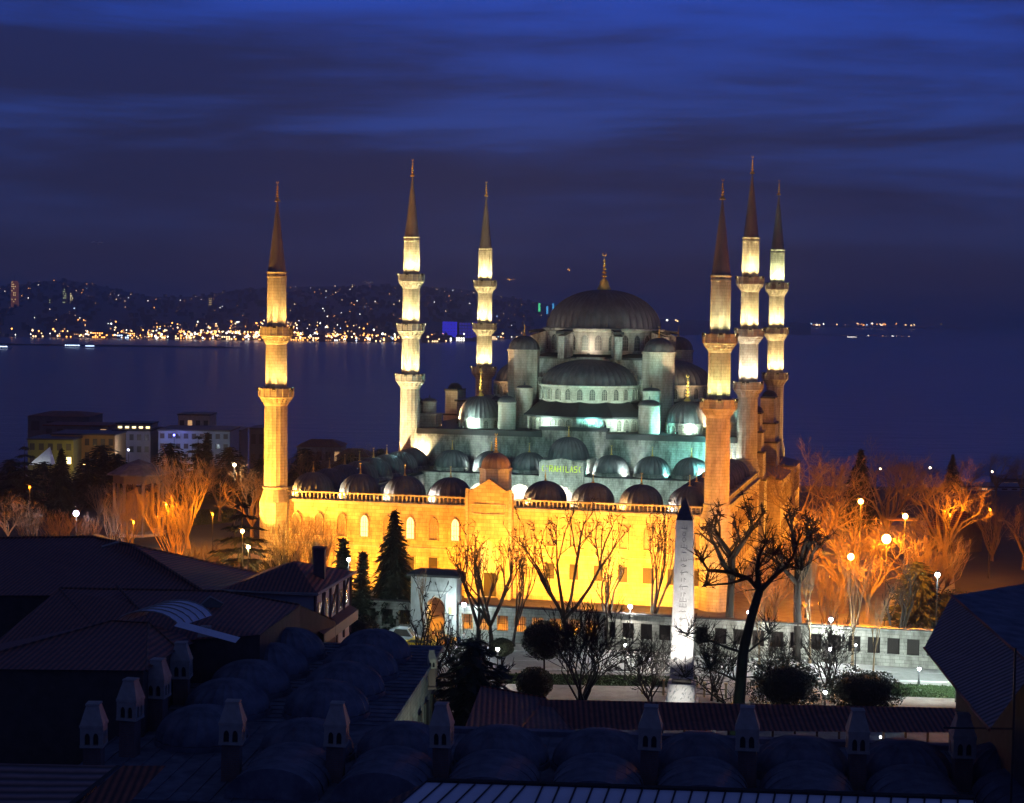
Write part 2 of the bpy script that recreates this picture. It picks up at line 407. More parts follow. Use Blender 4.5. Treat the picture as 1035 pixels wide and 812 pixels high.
# ================================================================= THE MOSQUE
def dome_prof(r, z0, h, n=12, r0=0.0):
    # slightly flattened dome: elliptic section with a small lead lip
    p = [(r+.12, z0-.12), (r+.12, z0)]
    for i in range(n+1):
        a = PI/2*i/n; p.append((max(r0, r*math.cos(a)), z0+h*math.sin(a)))
    return p
def dome(m, r, z0, h, cx, cy, ribs=24, n=12, a0=0, a1=2*PI, amp=None):
    amp = amp if amp is not None else .02*r+.03
    full = abs(a1-a0-2*PI) < 1e-6
    k = ribs if full else max(4, round(ribs*(a1-a0)/(2*PI)))
    pr = dome_prof(r, z0, h, n)
    m.lathe(pr, k*3, cx, cy, a0, a1, mod=lambda i, j: (amp*min(1, pr[j][0]/(.35*r)) if (i % 3 == 0 and j > 1) else 0))
def finial(m, cx, cy, z, h, r):
    # stacked gilded balls under a crescent
    prof = [(r*1.9, z-.05), (r*1.7, z+.06*h), (r*1.0, z+.13*h), (r*.45, z+.2*h)]
    zz = z+.2*h; sizes = [1.15, 1.0, .85, .7, .55]
    for q in sizes:
        rr = r*q; st = .135*h
        prof += [(r*.22, zz), (rr*.8, zz+st*.22), (rr, zz+st*.45), (rr*.8, zz+st*.68), (r*.2, zz+st*.9)]
        zz += st
    prof += [(r*.12, zz+.04*h), (0, z+h)]
    m.lathe(prof, 10, cx, cy)
    # crescent
    n = 9; R1, R2 = r*.85, r*.62; zc = z+h+R1*.8
    vs = []; 
    for i in range(n+1):
        a = -PI/2-2.5+5.0*i/n; vs += [(cx+R1*math.cos(a), cy-.05, zc+R1*math.sin(a)), (cx+R2*math.cos(a), cy-.05, zc+R2*.9*math.sin(a)-.0+r*.16),
                                   (cx+R1*math.cos(a), cy+.05, zc+R1*math.sin(a)), (cx+R2*math.cos(a), cy+.05, zc+R2*.9*math.sin(a)+r*.16)]
    m.add(vs, [f for i in range(n) for f in ((4*i, 4*i+4, 4*i+5, 4*i+1), (4*i+2, 4*i+3, 4*i+7, 4*i+6), (4*i, 4*i+2, 4*i+6, 4*i+4), (4*i+1, 4*i+5, 4*i+7, 4*i+3))])
def octo(cx, cy, r, n=8, ph=None):
    ph = PI/n if ph is None else ph
    return [(cx+r*math.cos(2*PI*i/n+ph), cy+r*math.sin(2*PI*i/n+ph)) for i in range(n)]
def arch_pts(w, zs, h, n=8, pointed=.12):
    # half width w, springing zs, rise h: points from left spring over the crown to right spring
    p = []
    for i in range(n+1):
        a = PI-PI*i/n; x = w*math.cos(a); z = h*math.sin(a)
        z += pointed*h*(1-abs(x)/w)
        p.append((x, zs+z))
    return p
def arch_bay(m, x0, x1, z0, z1, c, w, zs, h, y0, y1, n=8):
    ap = arch_pts(w, zs, h, n)
    for (y, flip) in ((y0, False), (y1, True)):
        def Q(a, b, cc, d):
            q = [(p[0], y, p[1]) for p in (a, b, cc, d)]; m.quad(*(q[::-1] if flip else q))
        Q((x0, z0), (c-w, z0), (c-w, zs), (x0, zs)); Q((c+w, z0), (x1, z0), (x1, zs), (c+w, zs))
        Q((x0, zs), (c-w, zs), (c-w, z1), (x0, z1)) ; Q((c+w, zs), (x1, zs), (x1, z1), (c+w, z1))
        for (a, b) in zip(ap, ap[1:]): Q((c+a[0], a[1]), (c+b[0], b[1]), (c+b[0], z1), (c+a[0], z1))
    loop = [(c-w, z0)]+[(c+a, b) for a, b in ap]+[(c+w, z0)]
    for a, b in zip(loop, loop[1:]): m.quad((a[0], y0, a[1]), (a[0], y1, a[1]), (b[0], y1, b[1]), (b[0], y0, b[1]))
    m.quad((x0, y0, z1), (x1, y0, z1), (x1, y1, z1), (x0, y1, z1))
def arch_window_mesh(w, h, rise, glass, frame, name='window', depth=.16, fw=.14):
    # frame standing proud, pane set back inside it; local: x along the wall, -y outward, z up from the sill
    m = MB(); out = [(-w-fw, 0)]+[(x*(w+fw)/w, z) for x, z in arch_pts(w, h-rise, rise+fw)]+[(w+fw, 0)]
    inn = [(-w, .0)]+arch_pts(w, h-rise, rise)+[(w, .0)]
    for (a, b, c, d) in zip(out, out[1:], inn, inn[1:]):
        m.quad((a[0], -depth, a[1]), (b[0], -depth, b[1]), (d[0], -depth, d[1]), (c[0], -depth, c[1]))
        m.quad((c[0], -depth, c[1]), (d[0], -depth, d[1]), (d[0], -.01, d[1]), (c[0], -.01, c[1]))
        m.quad((b[0], -depth, b[1]), (a[0], -depth, a[1]), (a[0], .05, a[1]), (b[0], .05, b[1]))
    m.box(-w-fw-.05, w+fw+.05, -depth-.06, .05, -.16, -.003)
    m.mi = 1
    m.add([(x, -.02, z) for x, z in inn], [tuple(range(len(inn)))])
    m.mi = 0
    for x in (-w/3, w/3): m.box(x-.025, x+.025, -.06, -.025, .02, h-rise*.25)
    for k in range(1, 4): m.box(-w+.01, w-.01, -.058, -.027, h*k/4.4, h*k/4.4+.05)
    return m.mesh(name, [frame, glass])
def rect_window_mesh(w, h, glass, frame, name='window', depth=.14, fw=.16):
    m = MB(); m.box(-w-fw, -w, -depth, .05, 0, h); m.box(w, w+fw, -depth, .05, 0, h); m.box(-w-fw, w+fw, -depth, .05, h, h+fw); m.box(-w-fw-.08, w+fw+.08, -depth-.05, .05, -.2, -.002)
    m.mi = 1; m.quad((-w, -.02, 0), (w, -.02, 0), (w, -.02, h), (-w, -.02, h))
    for k in (-1, 0, 1): m.box(k*w/2-.025, k*w/2+.025, -.07, -.03, .01, h-.01)
    for k in (1, 2, 3): m.box(-w+.01, w-.01, -.068, -.032, h*k/4, h*k/4+.05)
    return m.mesh(name, [frame, glass])

def seen(ang):                        # outward direction of a wall, does it turn toward the square side at all
    return math.cos(ang)*.25-math.sin(ang)*.97 > -.3
# ---------------------------------------------------------------- prayer hall
mq = mroot('mosque', 'great domed prayer hall with cascading grey half domes between the six minarets', 'mosque', 0, 85)
b = MB(); b.box(-30, 30, 59.4, 111, 0, 19.2); b.build('wall', STONE_G, mq)
b = MB(); b.box(-29.6, 29.6, 59, 59.4, 0, 19.2); b.box(-5.9, 5.9, 58.9, 60.2, 19.2, 20.5); b.build('front_wall', STONE_G, mq)
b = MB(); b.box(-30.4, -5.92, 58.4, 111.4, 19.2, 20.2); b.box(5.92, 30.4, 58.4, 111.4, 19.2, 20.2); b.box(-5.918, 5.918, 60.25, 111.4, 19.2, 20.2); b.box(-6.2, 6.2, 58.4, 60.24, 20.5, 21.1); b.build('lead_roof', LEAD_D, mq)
# central square and stepped arches
b = MB(); b.box(-11.2, 11.2, 73.8, 96.2, 19.75, 32.9)
b.build('central_block', STONE_G, mq)
b = MB(); b.box(-11.5, 11.5, 73.5, 96.5, 32.9, 33.3); b.frustum([(x, y, 33.302) for x, y in ((-11.5, 73.5), (11.5, 73.5), (11.5, 96.5), (-11.5, 96.5))], [(x, y, 34.0) for x, y in ((-9, 76), (9, 76), (9, 94), (-9, 94))]); b.build('shoulder_roof', LEAD_D, mq)
# drum and main dome
b = MB(); b.lathe([(11.25, 33.8), (11.25, 38.0), (11.7, 38.25), (11.7, 38.6), (11.0, 38.7)], 64, 0, 85); dr = b.build('drum', STONE, mq, smooth=40)
wm = arch_window_mesh(.62, 2.7, .7, PANE, STONE)
for k in range(28):
    a = 2*PI*(k+.5)/28
    if seen(a): link('window', wm, dr, (11.24*math.cos(a), 85+11.24*math.sin(a), 34.6), a+PI/2)
for k in range(8):                                    # little flying buttresses round the drum
    a = PI/8+k*PI/4; ca, sa = math.cos(a), math.sin(a)
    b = MB()
    def pr(r0, r1, w, z0, z1, z2):
        q = [(r0, -w), (r1, -w), (r1, w), (r0, w)]
        P = [(r*ca-t*sa, 85+r*sa+t*ca) for r, t in q]
        b.add([(P[0][0], P[0][1], z0), (P[1][0], P[1][1], z0), (P[2][0], P[2][1], z0), (P[3][0], P[3][1], z0), (P[0][0], P[0][1], z1), (P[1][0], P[1][1], z2), (P[2][0], P[2][1], z2), (P[3][0], P[3][1], z1)],
              [(0, 3, 2, 1), (4, 5, 6, 7), (0, 1, 5, 4), (1, 2, 6, 5), (2, 3, 7, 6), (3, 0, 4, 7)])
    pr(11.2, 14.2, .75, 33.0, 38.1, 37.2); b.mi = 1; pr(11.2, 14.5, .95, 38.1, 38.5, 37.6)
    b.build('buttress', [STONE_G, LEAD_D], mq)
b = MB(); dome(b, 10.75, 38.7, 7.4, 0, 85, 48, 16, amp=.28); md = b.build('main_dome', LEAD, mq, smooth=35)
b = MB(); b.lathe([(1.5, 45.6), (1.35, 46.3), (.9, 47.1), (.5, 47.6)], 16, 0, 85); finial(b, 0, 85, 47.3, 5.2, .48); b.build('finial', GOLD, md, smooth=40)
# weight towers at the four corners of the dome
for sx in (-1, 1):
    for q in (73, 97):
        cx = 12.75*sx
        b = MB(); b.prism(octo(cx, q, 3.05), 19.75, 34.2); b.prism(octo(cx, q, 3.25), 34.2, 34.55); t = b.build('weight_tower', STONE, mq)
        b = MB(); dome(b, 2.85, 34.55, 2.6, cx, q, 20, 8, amp=.09); d = b.build('tower_dome', LEAD, t, smooth=35)
        b = MB(); finial(b, cx, q, 37.1, 1.9, .2); b.build('tower_finial', GOLD, t, smooth=40)
# four half domes with windowed drums, steps over each, and lower lead aprons
wl = arch_window_mesh(.5, 1.9, .55, PANE, STONE)
def half(ax, ay):          # outward axis
    bx, by = -ay, ax
    def P(f, l, z): return (ax*f+bx*l, 85+ay*f+by*l, z)
    a0 = math.atan2(ay, ax)-PI/2
    cx, cy = ax*12, 85+ay*12
    b = MB(); b.lathe([(9.3, 25.2), (9.3, 28.0), (9.55, 28.1), (9.55, 28.35)], 40, cx, cy, a0, a0+PI); d = b.build('half_drum', STONE, mq, smooth=40)
    for k in range(13):
        a = a0+PI*(k+.5)/13
        if seen(a): link('window', wl, d, (cx+9.29*math.cos(a), cy+9.29*math.sin(a), 25.75), a+PI/2)
    b = MB(); dome(b, 8.9, 28.35, 4.6, cx, cy, 44, 12, a0, a0+PI, amp=.22); b.build('half_dome', LEAD, mq, smooth=35)
    # stepped gable wall behind the half dome
    b = MB(); prof = [(-9.9, 19.8), (-9.9, 28.3)]
    n = 7
    for i in range(n):
        x0 = -9.9+(7.3)*i/n; z = 28.3+(33.0-28.3)*((i+1)/n)**.75; prof += [(x0, z), (x0+7.3/n, z)]
    prof += [(-2.6, 33.35), (2.6, 33.35)]
    pr2 = [(-x, z) for x, z in prof[::-1] if True][2:]
    pl = prof+pr2
    vs = [P(11.55, l, z) for l, z in pl]+[P(12.4, l, z) for l, z in pl]; n2 = len(pl)
    b.add(vs, [tuple(range(n2)), tuple(range(n2, 2*n2))[::-1]]+[(i, (i+1) % n2, n2+(i+1) % n2, n2+i) for i in range(n2)]); b.build('stepped_gable', STONE, mq)
    # lower polygonal tier with its sloping lead apron
    rr = 12.9; k = 6
    pts = [(12+rr*math.sin(PI*i/k)*.93, -rr*math.cos(PI*i/k)*.95) for i in range(k+1)]
    inn = [(12+9.35*math.sin(PI*i/k), -9.35*math.cos(PI*i/k)) for i in range(k+1)]
    b = MB()
    for (p, q) in zip(pts, pts[1:]): b.quad(P(p[0], p[1], 19.6), P(q[0], q[1], 19.6), P(q[0], q[1], 22.7), P(p[0], p[1], 22.7))
    d = b.build('lower_tier', STONE_G, mq)
    for (p, q) in zip(pts, pts[1:]):
        for t in (.25, .5, .75):
            f, l = p[0]+(q[0]-p[0])*t, p[1]+(q[1]-p[1])*t
            v = Vector(P(f, l, 20.35)); e = Vector(P(q[0], q[1], 0))-Vector(P(p[0], p[1], 0)); ang = math.atan2(e.y, e.x)
            
            if seen(ang-PI/2): link('window', wl, d, v, ang)
    b = MB()
    ov = [(12+(p[0]-12)*1.05, p[1]*1.05) for p in pts]
    for i in range(k):
        for j in range(5):        # apron strips with standing seams
            t0, t1 = j/5, (j+1)/5
            def mix(A, t): return (A[i][0]+(A[i+1][0]-A[i][0])*t, A[i][1]+(A[i+1][1]-A[i][1])*t)
            o0, o1, i0, i1 = mix(ov, t0), mix(ov, t1), mix(inn, t0), mix(inn, t1)
            b.quad(P(*o0, 22.85), P(*o1, 22.85), P(*i1, 25.4), P(*i0, 25.4))
            b.quad(P(*o0, 22.55), P(*o1, 22.55), P(*o1, 22.85), P(*o0, 22.85))
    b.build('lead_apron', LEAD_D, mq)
half(0, -1); half(0, 1); half(-1, 0); half(1, 0)
# corner domes
we = arch_window_mesh(.42, 1.3, .4, PANE, STONE)
for sx in (-1, 1):
    for q in (66, 104):
        cx = 19.2*sx
        b = MB(); b.prism(octo(cx, q, 4.0, 12), 19.75, 21.9); b.prism(octo(cx, q, 4.15, 12), 21.9, 22.1); d = b.build('corner_drum', STONE_G, mq)
        for k in range(12):
            a = 2*PI*k/12
            if seen(a): link('window', we, d, (cx+3.87*math.cos(a), q+3.87*math.sin(a), 20.25), a+PI/2)
        b = MB(); dome(b, 3.75, 22.1, 3.9, cx, q, 28, 10, amp=.16); d = b.build('corner_dome', LEAD, mq, smooth=35)
        b = MB(); finial(b, cx, q, 25.9, 4.3, .36); b.build('finial', GOLD, d, smooth=40)
# round turrets with lead caps
def turret(cx, q, r, z0, z1, zc):
    b = MB(); b.lathe([(r, z0), (r, z1), (r+.15, z1+.05), (r+.15, z1+.25), (r*.6, z1+.26)], 20, cx, q); t = b.build('turret', STONE, mq, smooth=40)
    b = MB(); dome(b, r, z1+.25, zc-z1-.5, cx, q, 14, 6, amp=.06); b.lathe([(.12, zc-.3), (.16, zc), (.05, zc+.3), (0, zc+.5)], 8, cx, q); b.build('turret_cap', LEAD, t, smooth=35)
turret(-13.2, 62.3, 1.6, 19.75, 24.9, 26.6); turret(12.95, 62.3, 1.95, 19.75, 25.0, 26.5)
turret(-11.4, 68.2, 1.5, 19.75, 27.3, 28.3); turret(12.3, 68.2, 1.6, 19.75, 27.3, 28.4)
for sx in (-1, 1):
    b = MB(); b.box(28.5*sx-1.9, 28.5*sx+1.9, 62.2, 66.2, 19.75, 22.4); b.box(28.5*sx-2.1, 28.5*sx+2.1, 62.0, 66.4, 22.4, 22.6); b.build('corner_block', STONE, mq)
    turret(28.5*sx, 64.2, 1.3, 22.6, 24.6, 25.7)
    b = MB(); b.box(min(16*sx, 26*sx), max(16*sx, 26*sx), 74, 96, 19.75, 24.4); b.build('side_block', STONE_G, mq)
    b = MB(); b.box(min(15.8*sx, 26.4*sx), max(15.8*sx, 26.4*sx), 73.6, 96.4, 24.4, 24.75); b.build('side_roof', LEAD_D, mq)
    # stair towers standing against the outer side wall
    for (q0, q1, zt) in ((62.5, 67.5, 24.3), (88, 95, 25.9)):
        x0, x1 = (30.0, 33.6) if sx > 0 else (-33.6, -30.0)
        b = MB(); z = 0; pr_ = 0
        for k, zz in enumerate((12.6, 17.4, 21.0, zt)):
            ins = .35*k; b.box(x0 if sx > 0 else x0+ins, x1-ins if sx > 0 else x1, q0+ins*.4, q1-ins*.4, z, zz); z = zz
        t = b.build('stair_tower', STONE, mq)
        for k, zz in enumerate((12.6, 17.4, 21.0, zt)):
            ins = .35*k-.22; b = MB(); b.box(x0 if sx > 0 else x0+ins, x1-ins if sx > 0 else x1, q0+ins*.4-.1, q1-ins*.4+.1, zz-.16, zz+.12); b.build('eaves', LEAD_D, t)
        b = MB(); dome(b, 1.4, zt+.12, 1.2, (x0+x1)/2-.4*sx, (q0+q1)/2, 12, 6); b.build('tower_cap', LEAD_D, t, smooth=35)
# long galleries along both sides
GALW = arch_window_mesh(.7, 3.2, .8, PANE, STONE_F); GALD = rect_window_mesh(.75, 2.4, SHUT, STONE_F)
for sx in (-1, 1):
    x0, x1 = (30.02, 36.0) if sx > 0 else (-36.0, -30.02)
    b = MB(); b.box(x0, x1, 67.8, 87.6, 0, 12.2); b.box(x0, x1, 95.2, 110.5, 0, 12.2); gl = b.build('side_gallery', STONE_F, mq)
    b = MB()
    for q0, q1 in ((67.8, 87.6), (95.2, 110.5)):
        y0, y1 = q0+.02, q1-.02
        b.add([(x0, y0, 12.2), (x1+.3*sx if sx > 0 else x1, y0, 12.2), (x1+.3*sx if sx > 0 else x1, y1, 12.2), (x0, y1, 12.2), (x0, y0, 13.6 if sx > 0 else 12.4), (x0, y1, 13.6 if sx > 0 else 12.4)], [(0, 1, 2, 3), (4, 1, 2, 5), (0, 4, 1), (3, 2, 5), (0, 3, 5, 4)])
    b.build('gallery_roof', LEAD_D, gl)
    gx = x1+.001 if sx > 0 else x0-.001
    if sx < 0: continue
    for q in [70+3.4*k for k in range(6)]+[97+3.4*k for k in range(4)]:
        for z, hh in ((2.2, 2.6), (7.4, 3.4)):
            link('window', GALW if z > 5 else GALD, gl, (gx, q, z), PI/2*sx)

# ---------------------------------------------------------------- courtyard
ct = mroot('courtyard', 'floodlit yellow stone courtyard with a ring of small domes before the prayer hall', 'courtyard', 0, 27)
b = MB(); b.box(-33, -2.95, 0, .8, 0, 13.05); b.box(3.75, 33, 0, .8, 0, 13.05); b.box(-2.95, 3.75, .2, .8, 0, 13.05); b.build('front_wall', STONE_F, ct)
b = MB(); b.box(32.2, 33, .802, 59, 0, 13.05); b.build('side_wall', STONE_F, ct)
b = MB(); b.box(-33, -32.2, .802, 59, 0, 13.05); b.build('side_wall', STONE_F, ct)
# string course and cornice
b = MB(); 
for (z0, z1, o) in ((6.55, 6.8, .10), (12.75, 13.2, .22)):
    b.box(-33-o, -2.97, -o, -.002, z0, z1); b.box(3.77, 33+o, -o, -.002, z0, z1); b.box(33.002, 33+o, 0, 59, z0, z1); b.box(-33-o, -33.002, 0, 59, z0, z1)
b.build('cornice', STONE, ct)
def balustrade(name, pts):
    m = MB()
    for (x0, y0), (x1, y1) in zip(pts, pts[1:]):
        L_ = math.hypot(x1-x0, y1-y0); ax = abs(x1-x0) > abs(y1-y0); n = max(1, int(L_/.62))
        a, c = (min(x0, x1), max(x0, x1)) if ax else (min(y0, y1), max(y0, y1))
        o = y0 if ax else x0
        def bb(p, q, z0, z1, w):
            m.box(p, q, o-w, o+w, z0, z1) if ax else m.box(o-w, o+w, p, q, z0, z1)
        bb(a, c, 13.2, 13.36, .17); bb(a, c, 14.2, 14.42, .19)
        for i in range(n+1):
            t = a+(c-a)*i/n
            w = .30 if i % 8 == 0 else .15
            bb(t-w/2, t+w/2, 13.36, 14.2, .12)
    return m.build(name, STONE, ct)
balustrade('balustrade', [(-32.6, .2), (-3.1, .2)]); balustrade('balustrade', [(3.9, .2), (32.6, .2)])
balustrade('balustrade', [(32.75, .6), (32.75, 58)]); balustrade('balustrade', [(-32.75, .6), (-32.75, 58)])
# windows of the outer walls: blind arches above, shuttered openings below
wu = arch_window_mesh(.58, 3.1, .8, GRILLE, STONE_F, depth=.26); wd = rect_window_mesh(.68, 2.2, SHUT, STONE_F)
wp = arch_window_mesh(.58, 3.1, .8, WIN_P, STONE_F, depth=.26)
for k in range(7):
    for sx in (-1, 1):
        sp = 9.2+3.55*k if sx > 0 else -(8.3+3.55*k)
        if abs(sp) > 32: continue
        link('upper_window', wp if sx < 0 and k in (1, 3) else wu, ct, (sp, -.001, 8.0)); link('lower_window', wd, ct, (sp, -.001, 3.2))
link('upper_window', wu, ct, (6.1, -.001, 8.0)); link('upper_window', wp, ct, (-5.0, -.001, 8.0))
for k in range(14):
    q = 4.5+3.75*k
    for sx in (1,):
        link('upper_window', wu, ct, (33.001*sx, q, 8.0), PI/2*sx); link('lower_window', wd, ct, (33.001*sx, q, 3.2), PI/2*sx)
# gate: tall projecting block with a gable, a deep niche and a small gilded-topped dome
gp = MB()
arch_bay(gp, -2.9, 3.7, 0, 11.6, .4, 1.55, 6.2, 2.1, -1.6, -.6, 10)
gp.box(-2.9, 3.7, -1.6, -.6, 11.6, 15.3); gp.vprism([(-2.9, 15.3), (3.7, 15.3), (3.7, 15.75), (2.9, 15.75), (.4, 17.35), (-2.1, 15.75), (-2.9, 15.75)], -1.6, -.6)
gp.box(-2.9, 3.7, -.598, .198, 8.6, 15.3); gp.box(-2.9, -1.2, -.598, .198, 0, 8.6); gp.box(2.0, 3.7, -.598, .198, 0, 8.6)
gate = gp.build('gate_portal', STONE_F, ct)
b = MB(); b.box(-2.1, 2.9, -1.72, -1.602, 12.2, 12.35); b.box(-2.1, 2.9, -1.72, -1.602, 13.6, 13.75); b.box(-2.1, -1.95, -1.72, -1.602, 12.35, 13.6); b.box(2.75, 2.9, -1.72, -1.602, 12.35, 13.6)
b.box(-3.05, -2.6, -1.8, -1.602, 0, 15.9); b.box(3.4, 3.85, -1.8, -1.602, 0, 15.9); b.build('moulding', STONE, gate)
b = MB(); b.box(-1.1, 1.9, -.3, .19, 0, 8.5); b.build('niche_wall', MARBLE_D, gate)
b = MB(); b.box(-.5, 1.3, -.42, -.302, .2, 3.6); b.build('door', SHUT, gate)
b = MB(); b.prism(octo(.3, 2.6, 2.35, 8), 13.1, 18.4); b.prism(octo(.3, 2.6, 2.5, 8), 18.4, 18.65); gd = b.build('gate_drum', STONE, ct)
b = MB(); dome(b, 2.1, 18.65, 2.25, .3, 2.6, 20, 8, amp=.07); gdd = b.build('gate_dome', noisy('copper_toned_lead', (.22, .15, .10), (.30, .21, .14), 1, .5), gd, smooth=35)
b = MB(); finial(b, .3, 2.6, 20.8, 2.6, .24); b.build('finial', GOLD, gdd, smooth=40)
# lead roofs of the four porticoes
b = MB(); b.box(-32.2, 32.2, .802, 7.6, 12.6, 13.3); b.box(-32.2, -24.9, 7.602, 48.6, 12.6, 13.3); b.box(24.9, 32.2, 7.602, 48.6, 12.6, 13.3); b.box(-32.2, 32.2, 48.602, 58.6, 12.6, 13.3)
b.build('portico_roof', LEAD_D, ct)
dm = MB(); dome(dm, 3.05, 0, 2.85, 0, 0, 24, 10, amp=.13); dm.mi = 0
base = MB(); base.lathe([(3.3, -.75), (3.3, -.2), (3.2, -.12)], 24)
dmesh = dm.mesh('portico_dome', [LEAD], 35); bmesh_ = base.mesh('dome_base', [STONE_G], 35)
fm = MB(); finial(fm, 0, 0, 2.8, 1.5, .15); fmesh = fm.mesh('finial', [GOLD], 40)
def pdome(s_, q, z=14.0):
    o = link('portico_dome', dmesh, ct, (s_, q, z)); b_ = link('dome_base', bmesh_, o); f_ = link('finial', fmesh, o)
    b_.location = (0, 0, 0); f_.location = (0, 0, 0)
for s_ in (-28.6, -21.1, -14.1, -7.0, 7.4, 14.5, 21.6, 28.6): pdome(s_, 4.2)
for k in range(6):
    for sx in (-1, 1): pdome(28.6*sx, 11.2+7.1*k)
for s_ in (-28.5, -20.9, -13.7, -6.8, 7.9, 15.1, 21.9, 28.8): pdome(s_, 53.4, 14.05)
# inner arcades
b = MB()
for s0, c in zip([-24.9+7.11*k for k in range(7)], range(7)):
    arch_bay(b, s0, s0+7.11, 0, 13.3, s0+3.55, 2.75, 8.2, 3.2, 48.0, 48.598)
b.build('arcade', STONE_G, ct)
b = MB(); 
for k in range(7):
    s0 = -24.9+7.11*k; arch_bay(b, s0, s0+7.11, 0, 12.9, s0+3.55, 2.75, 8.2, 3.2, 7.602, 8.2)
b.build('arcade', STONE_G, ct)
for sx in (-1, 1):
    b = MB(); v0 = len(b.v)
    for k in range(5):
        s0 = 8.2+7.96*k; arch_bay(b, s0, s0+7.96, 0, 12.9, s0+3.98, 2.9, 8.2, 3.2, 0, .6)
    b.v = [((24.9*sx-(y if sx > 0 else -y)), x, z) for x, y, z in b.v]; b.build('arcade', STONE_G, ct)
b = MB(); b.box(-24.9, 24.9, 8.2, 48, 0, .05); b.build('court_floor', MARBLE, ct)
b = MB(); b.box(-24.9, 24.9, 58.0, 58.58, 0, 12.6); b.build('portico_back_wall', MARBLE, ct)
# raised central bay with the illuminated inscription
b = MB(); b.box(-3.6, 4.2, 47.4, 47.998, 11.9, 15.75); b.vprism([(-3.6, 15.752), (4.2, 15.752), (.3, 16.5)], 47.4, 47.998); b.box(-3.6, 4.2, 48.6, 57.5, 13.302, 16.1)
cb = b.build('central_bay', STONE_G, ct)
b = MB(); dome(b, 3.55, 16.2, 3.7, .45, 52.5, 26, 10, amp=.1); cd_ = b.build('central_dome', LEAD, ct, smooth=35)
b = MB(); finial(b, .45, 52.5, 19.8, 1.7, .17); b.build('finial', GOLD, cd_, smooth=40)
def letters(text, x0, z0, h, w, gap, y, th=.09):
    # stroke letters built from bars (strings of lamps)
    ST = {'A': [(0, 0, .5, 1), (.5, 1, 1, 0), (.2, .4, .8, .4)], 'R': [(0, 0, 0, 1), (0, 1, .9, .95), (.9, .95, .9, .55), (.9, .55, 0, .5), (.35, .5, 1, 0)], 'H': [(0, 0, 0, 1), (1, 0, 1, 1), (0, .5, 1, .5)],
          'L': [(0, 1, 0, 0), (0, 0, 1, 0)], 'S': [(1, .95, .1, .95), (.1, .95, .05, .55), (.05, .55, .95, .45), (.95, .45, .9, .05), (.9, .05, 0, .05)], 'I': [(.5, 0, .5, 1)], 'M': [(0, 0, 0, 1), (0, 1, .5, .4), (.5, .4, 1, 1), (1, 1, 1, 0)],
          'Y': [(0, 1, .5, .5), (1, 1, .5, .5), (.5, .5, .5, 0)], 'E': [(0, 0, 0, 1), (0, 1, 1, 1), (0, .5, .8, .5), (0, 0, 1, 0)], '(': [(.7, 1, .3, .7), (.3, .7, .3, .3), (.3, .3, .7, 0)], '|': [(.5, 0, .5, .8)], "'": [(.4, 1, .6, .7)]}
    m = MB(); x = x0
    for ch in text:
        for (a, b_, c, d) in ST.get(ch, []): m.tube([(x+a*w, y, z0+b_*h), (x+c*w, y, z0+d*h)], th*.5, 4)
        x += w+gap
    return m
ins = letters("('RAHILAS(", -3.15, 14.15, 1.05, .5, .22, 47.30, .17)
ins.build('inscription', glow('lit_inscription_bulbs', (.50, .56, .06), .3), cb)

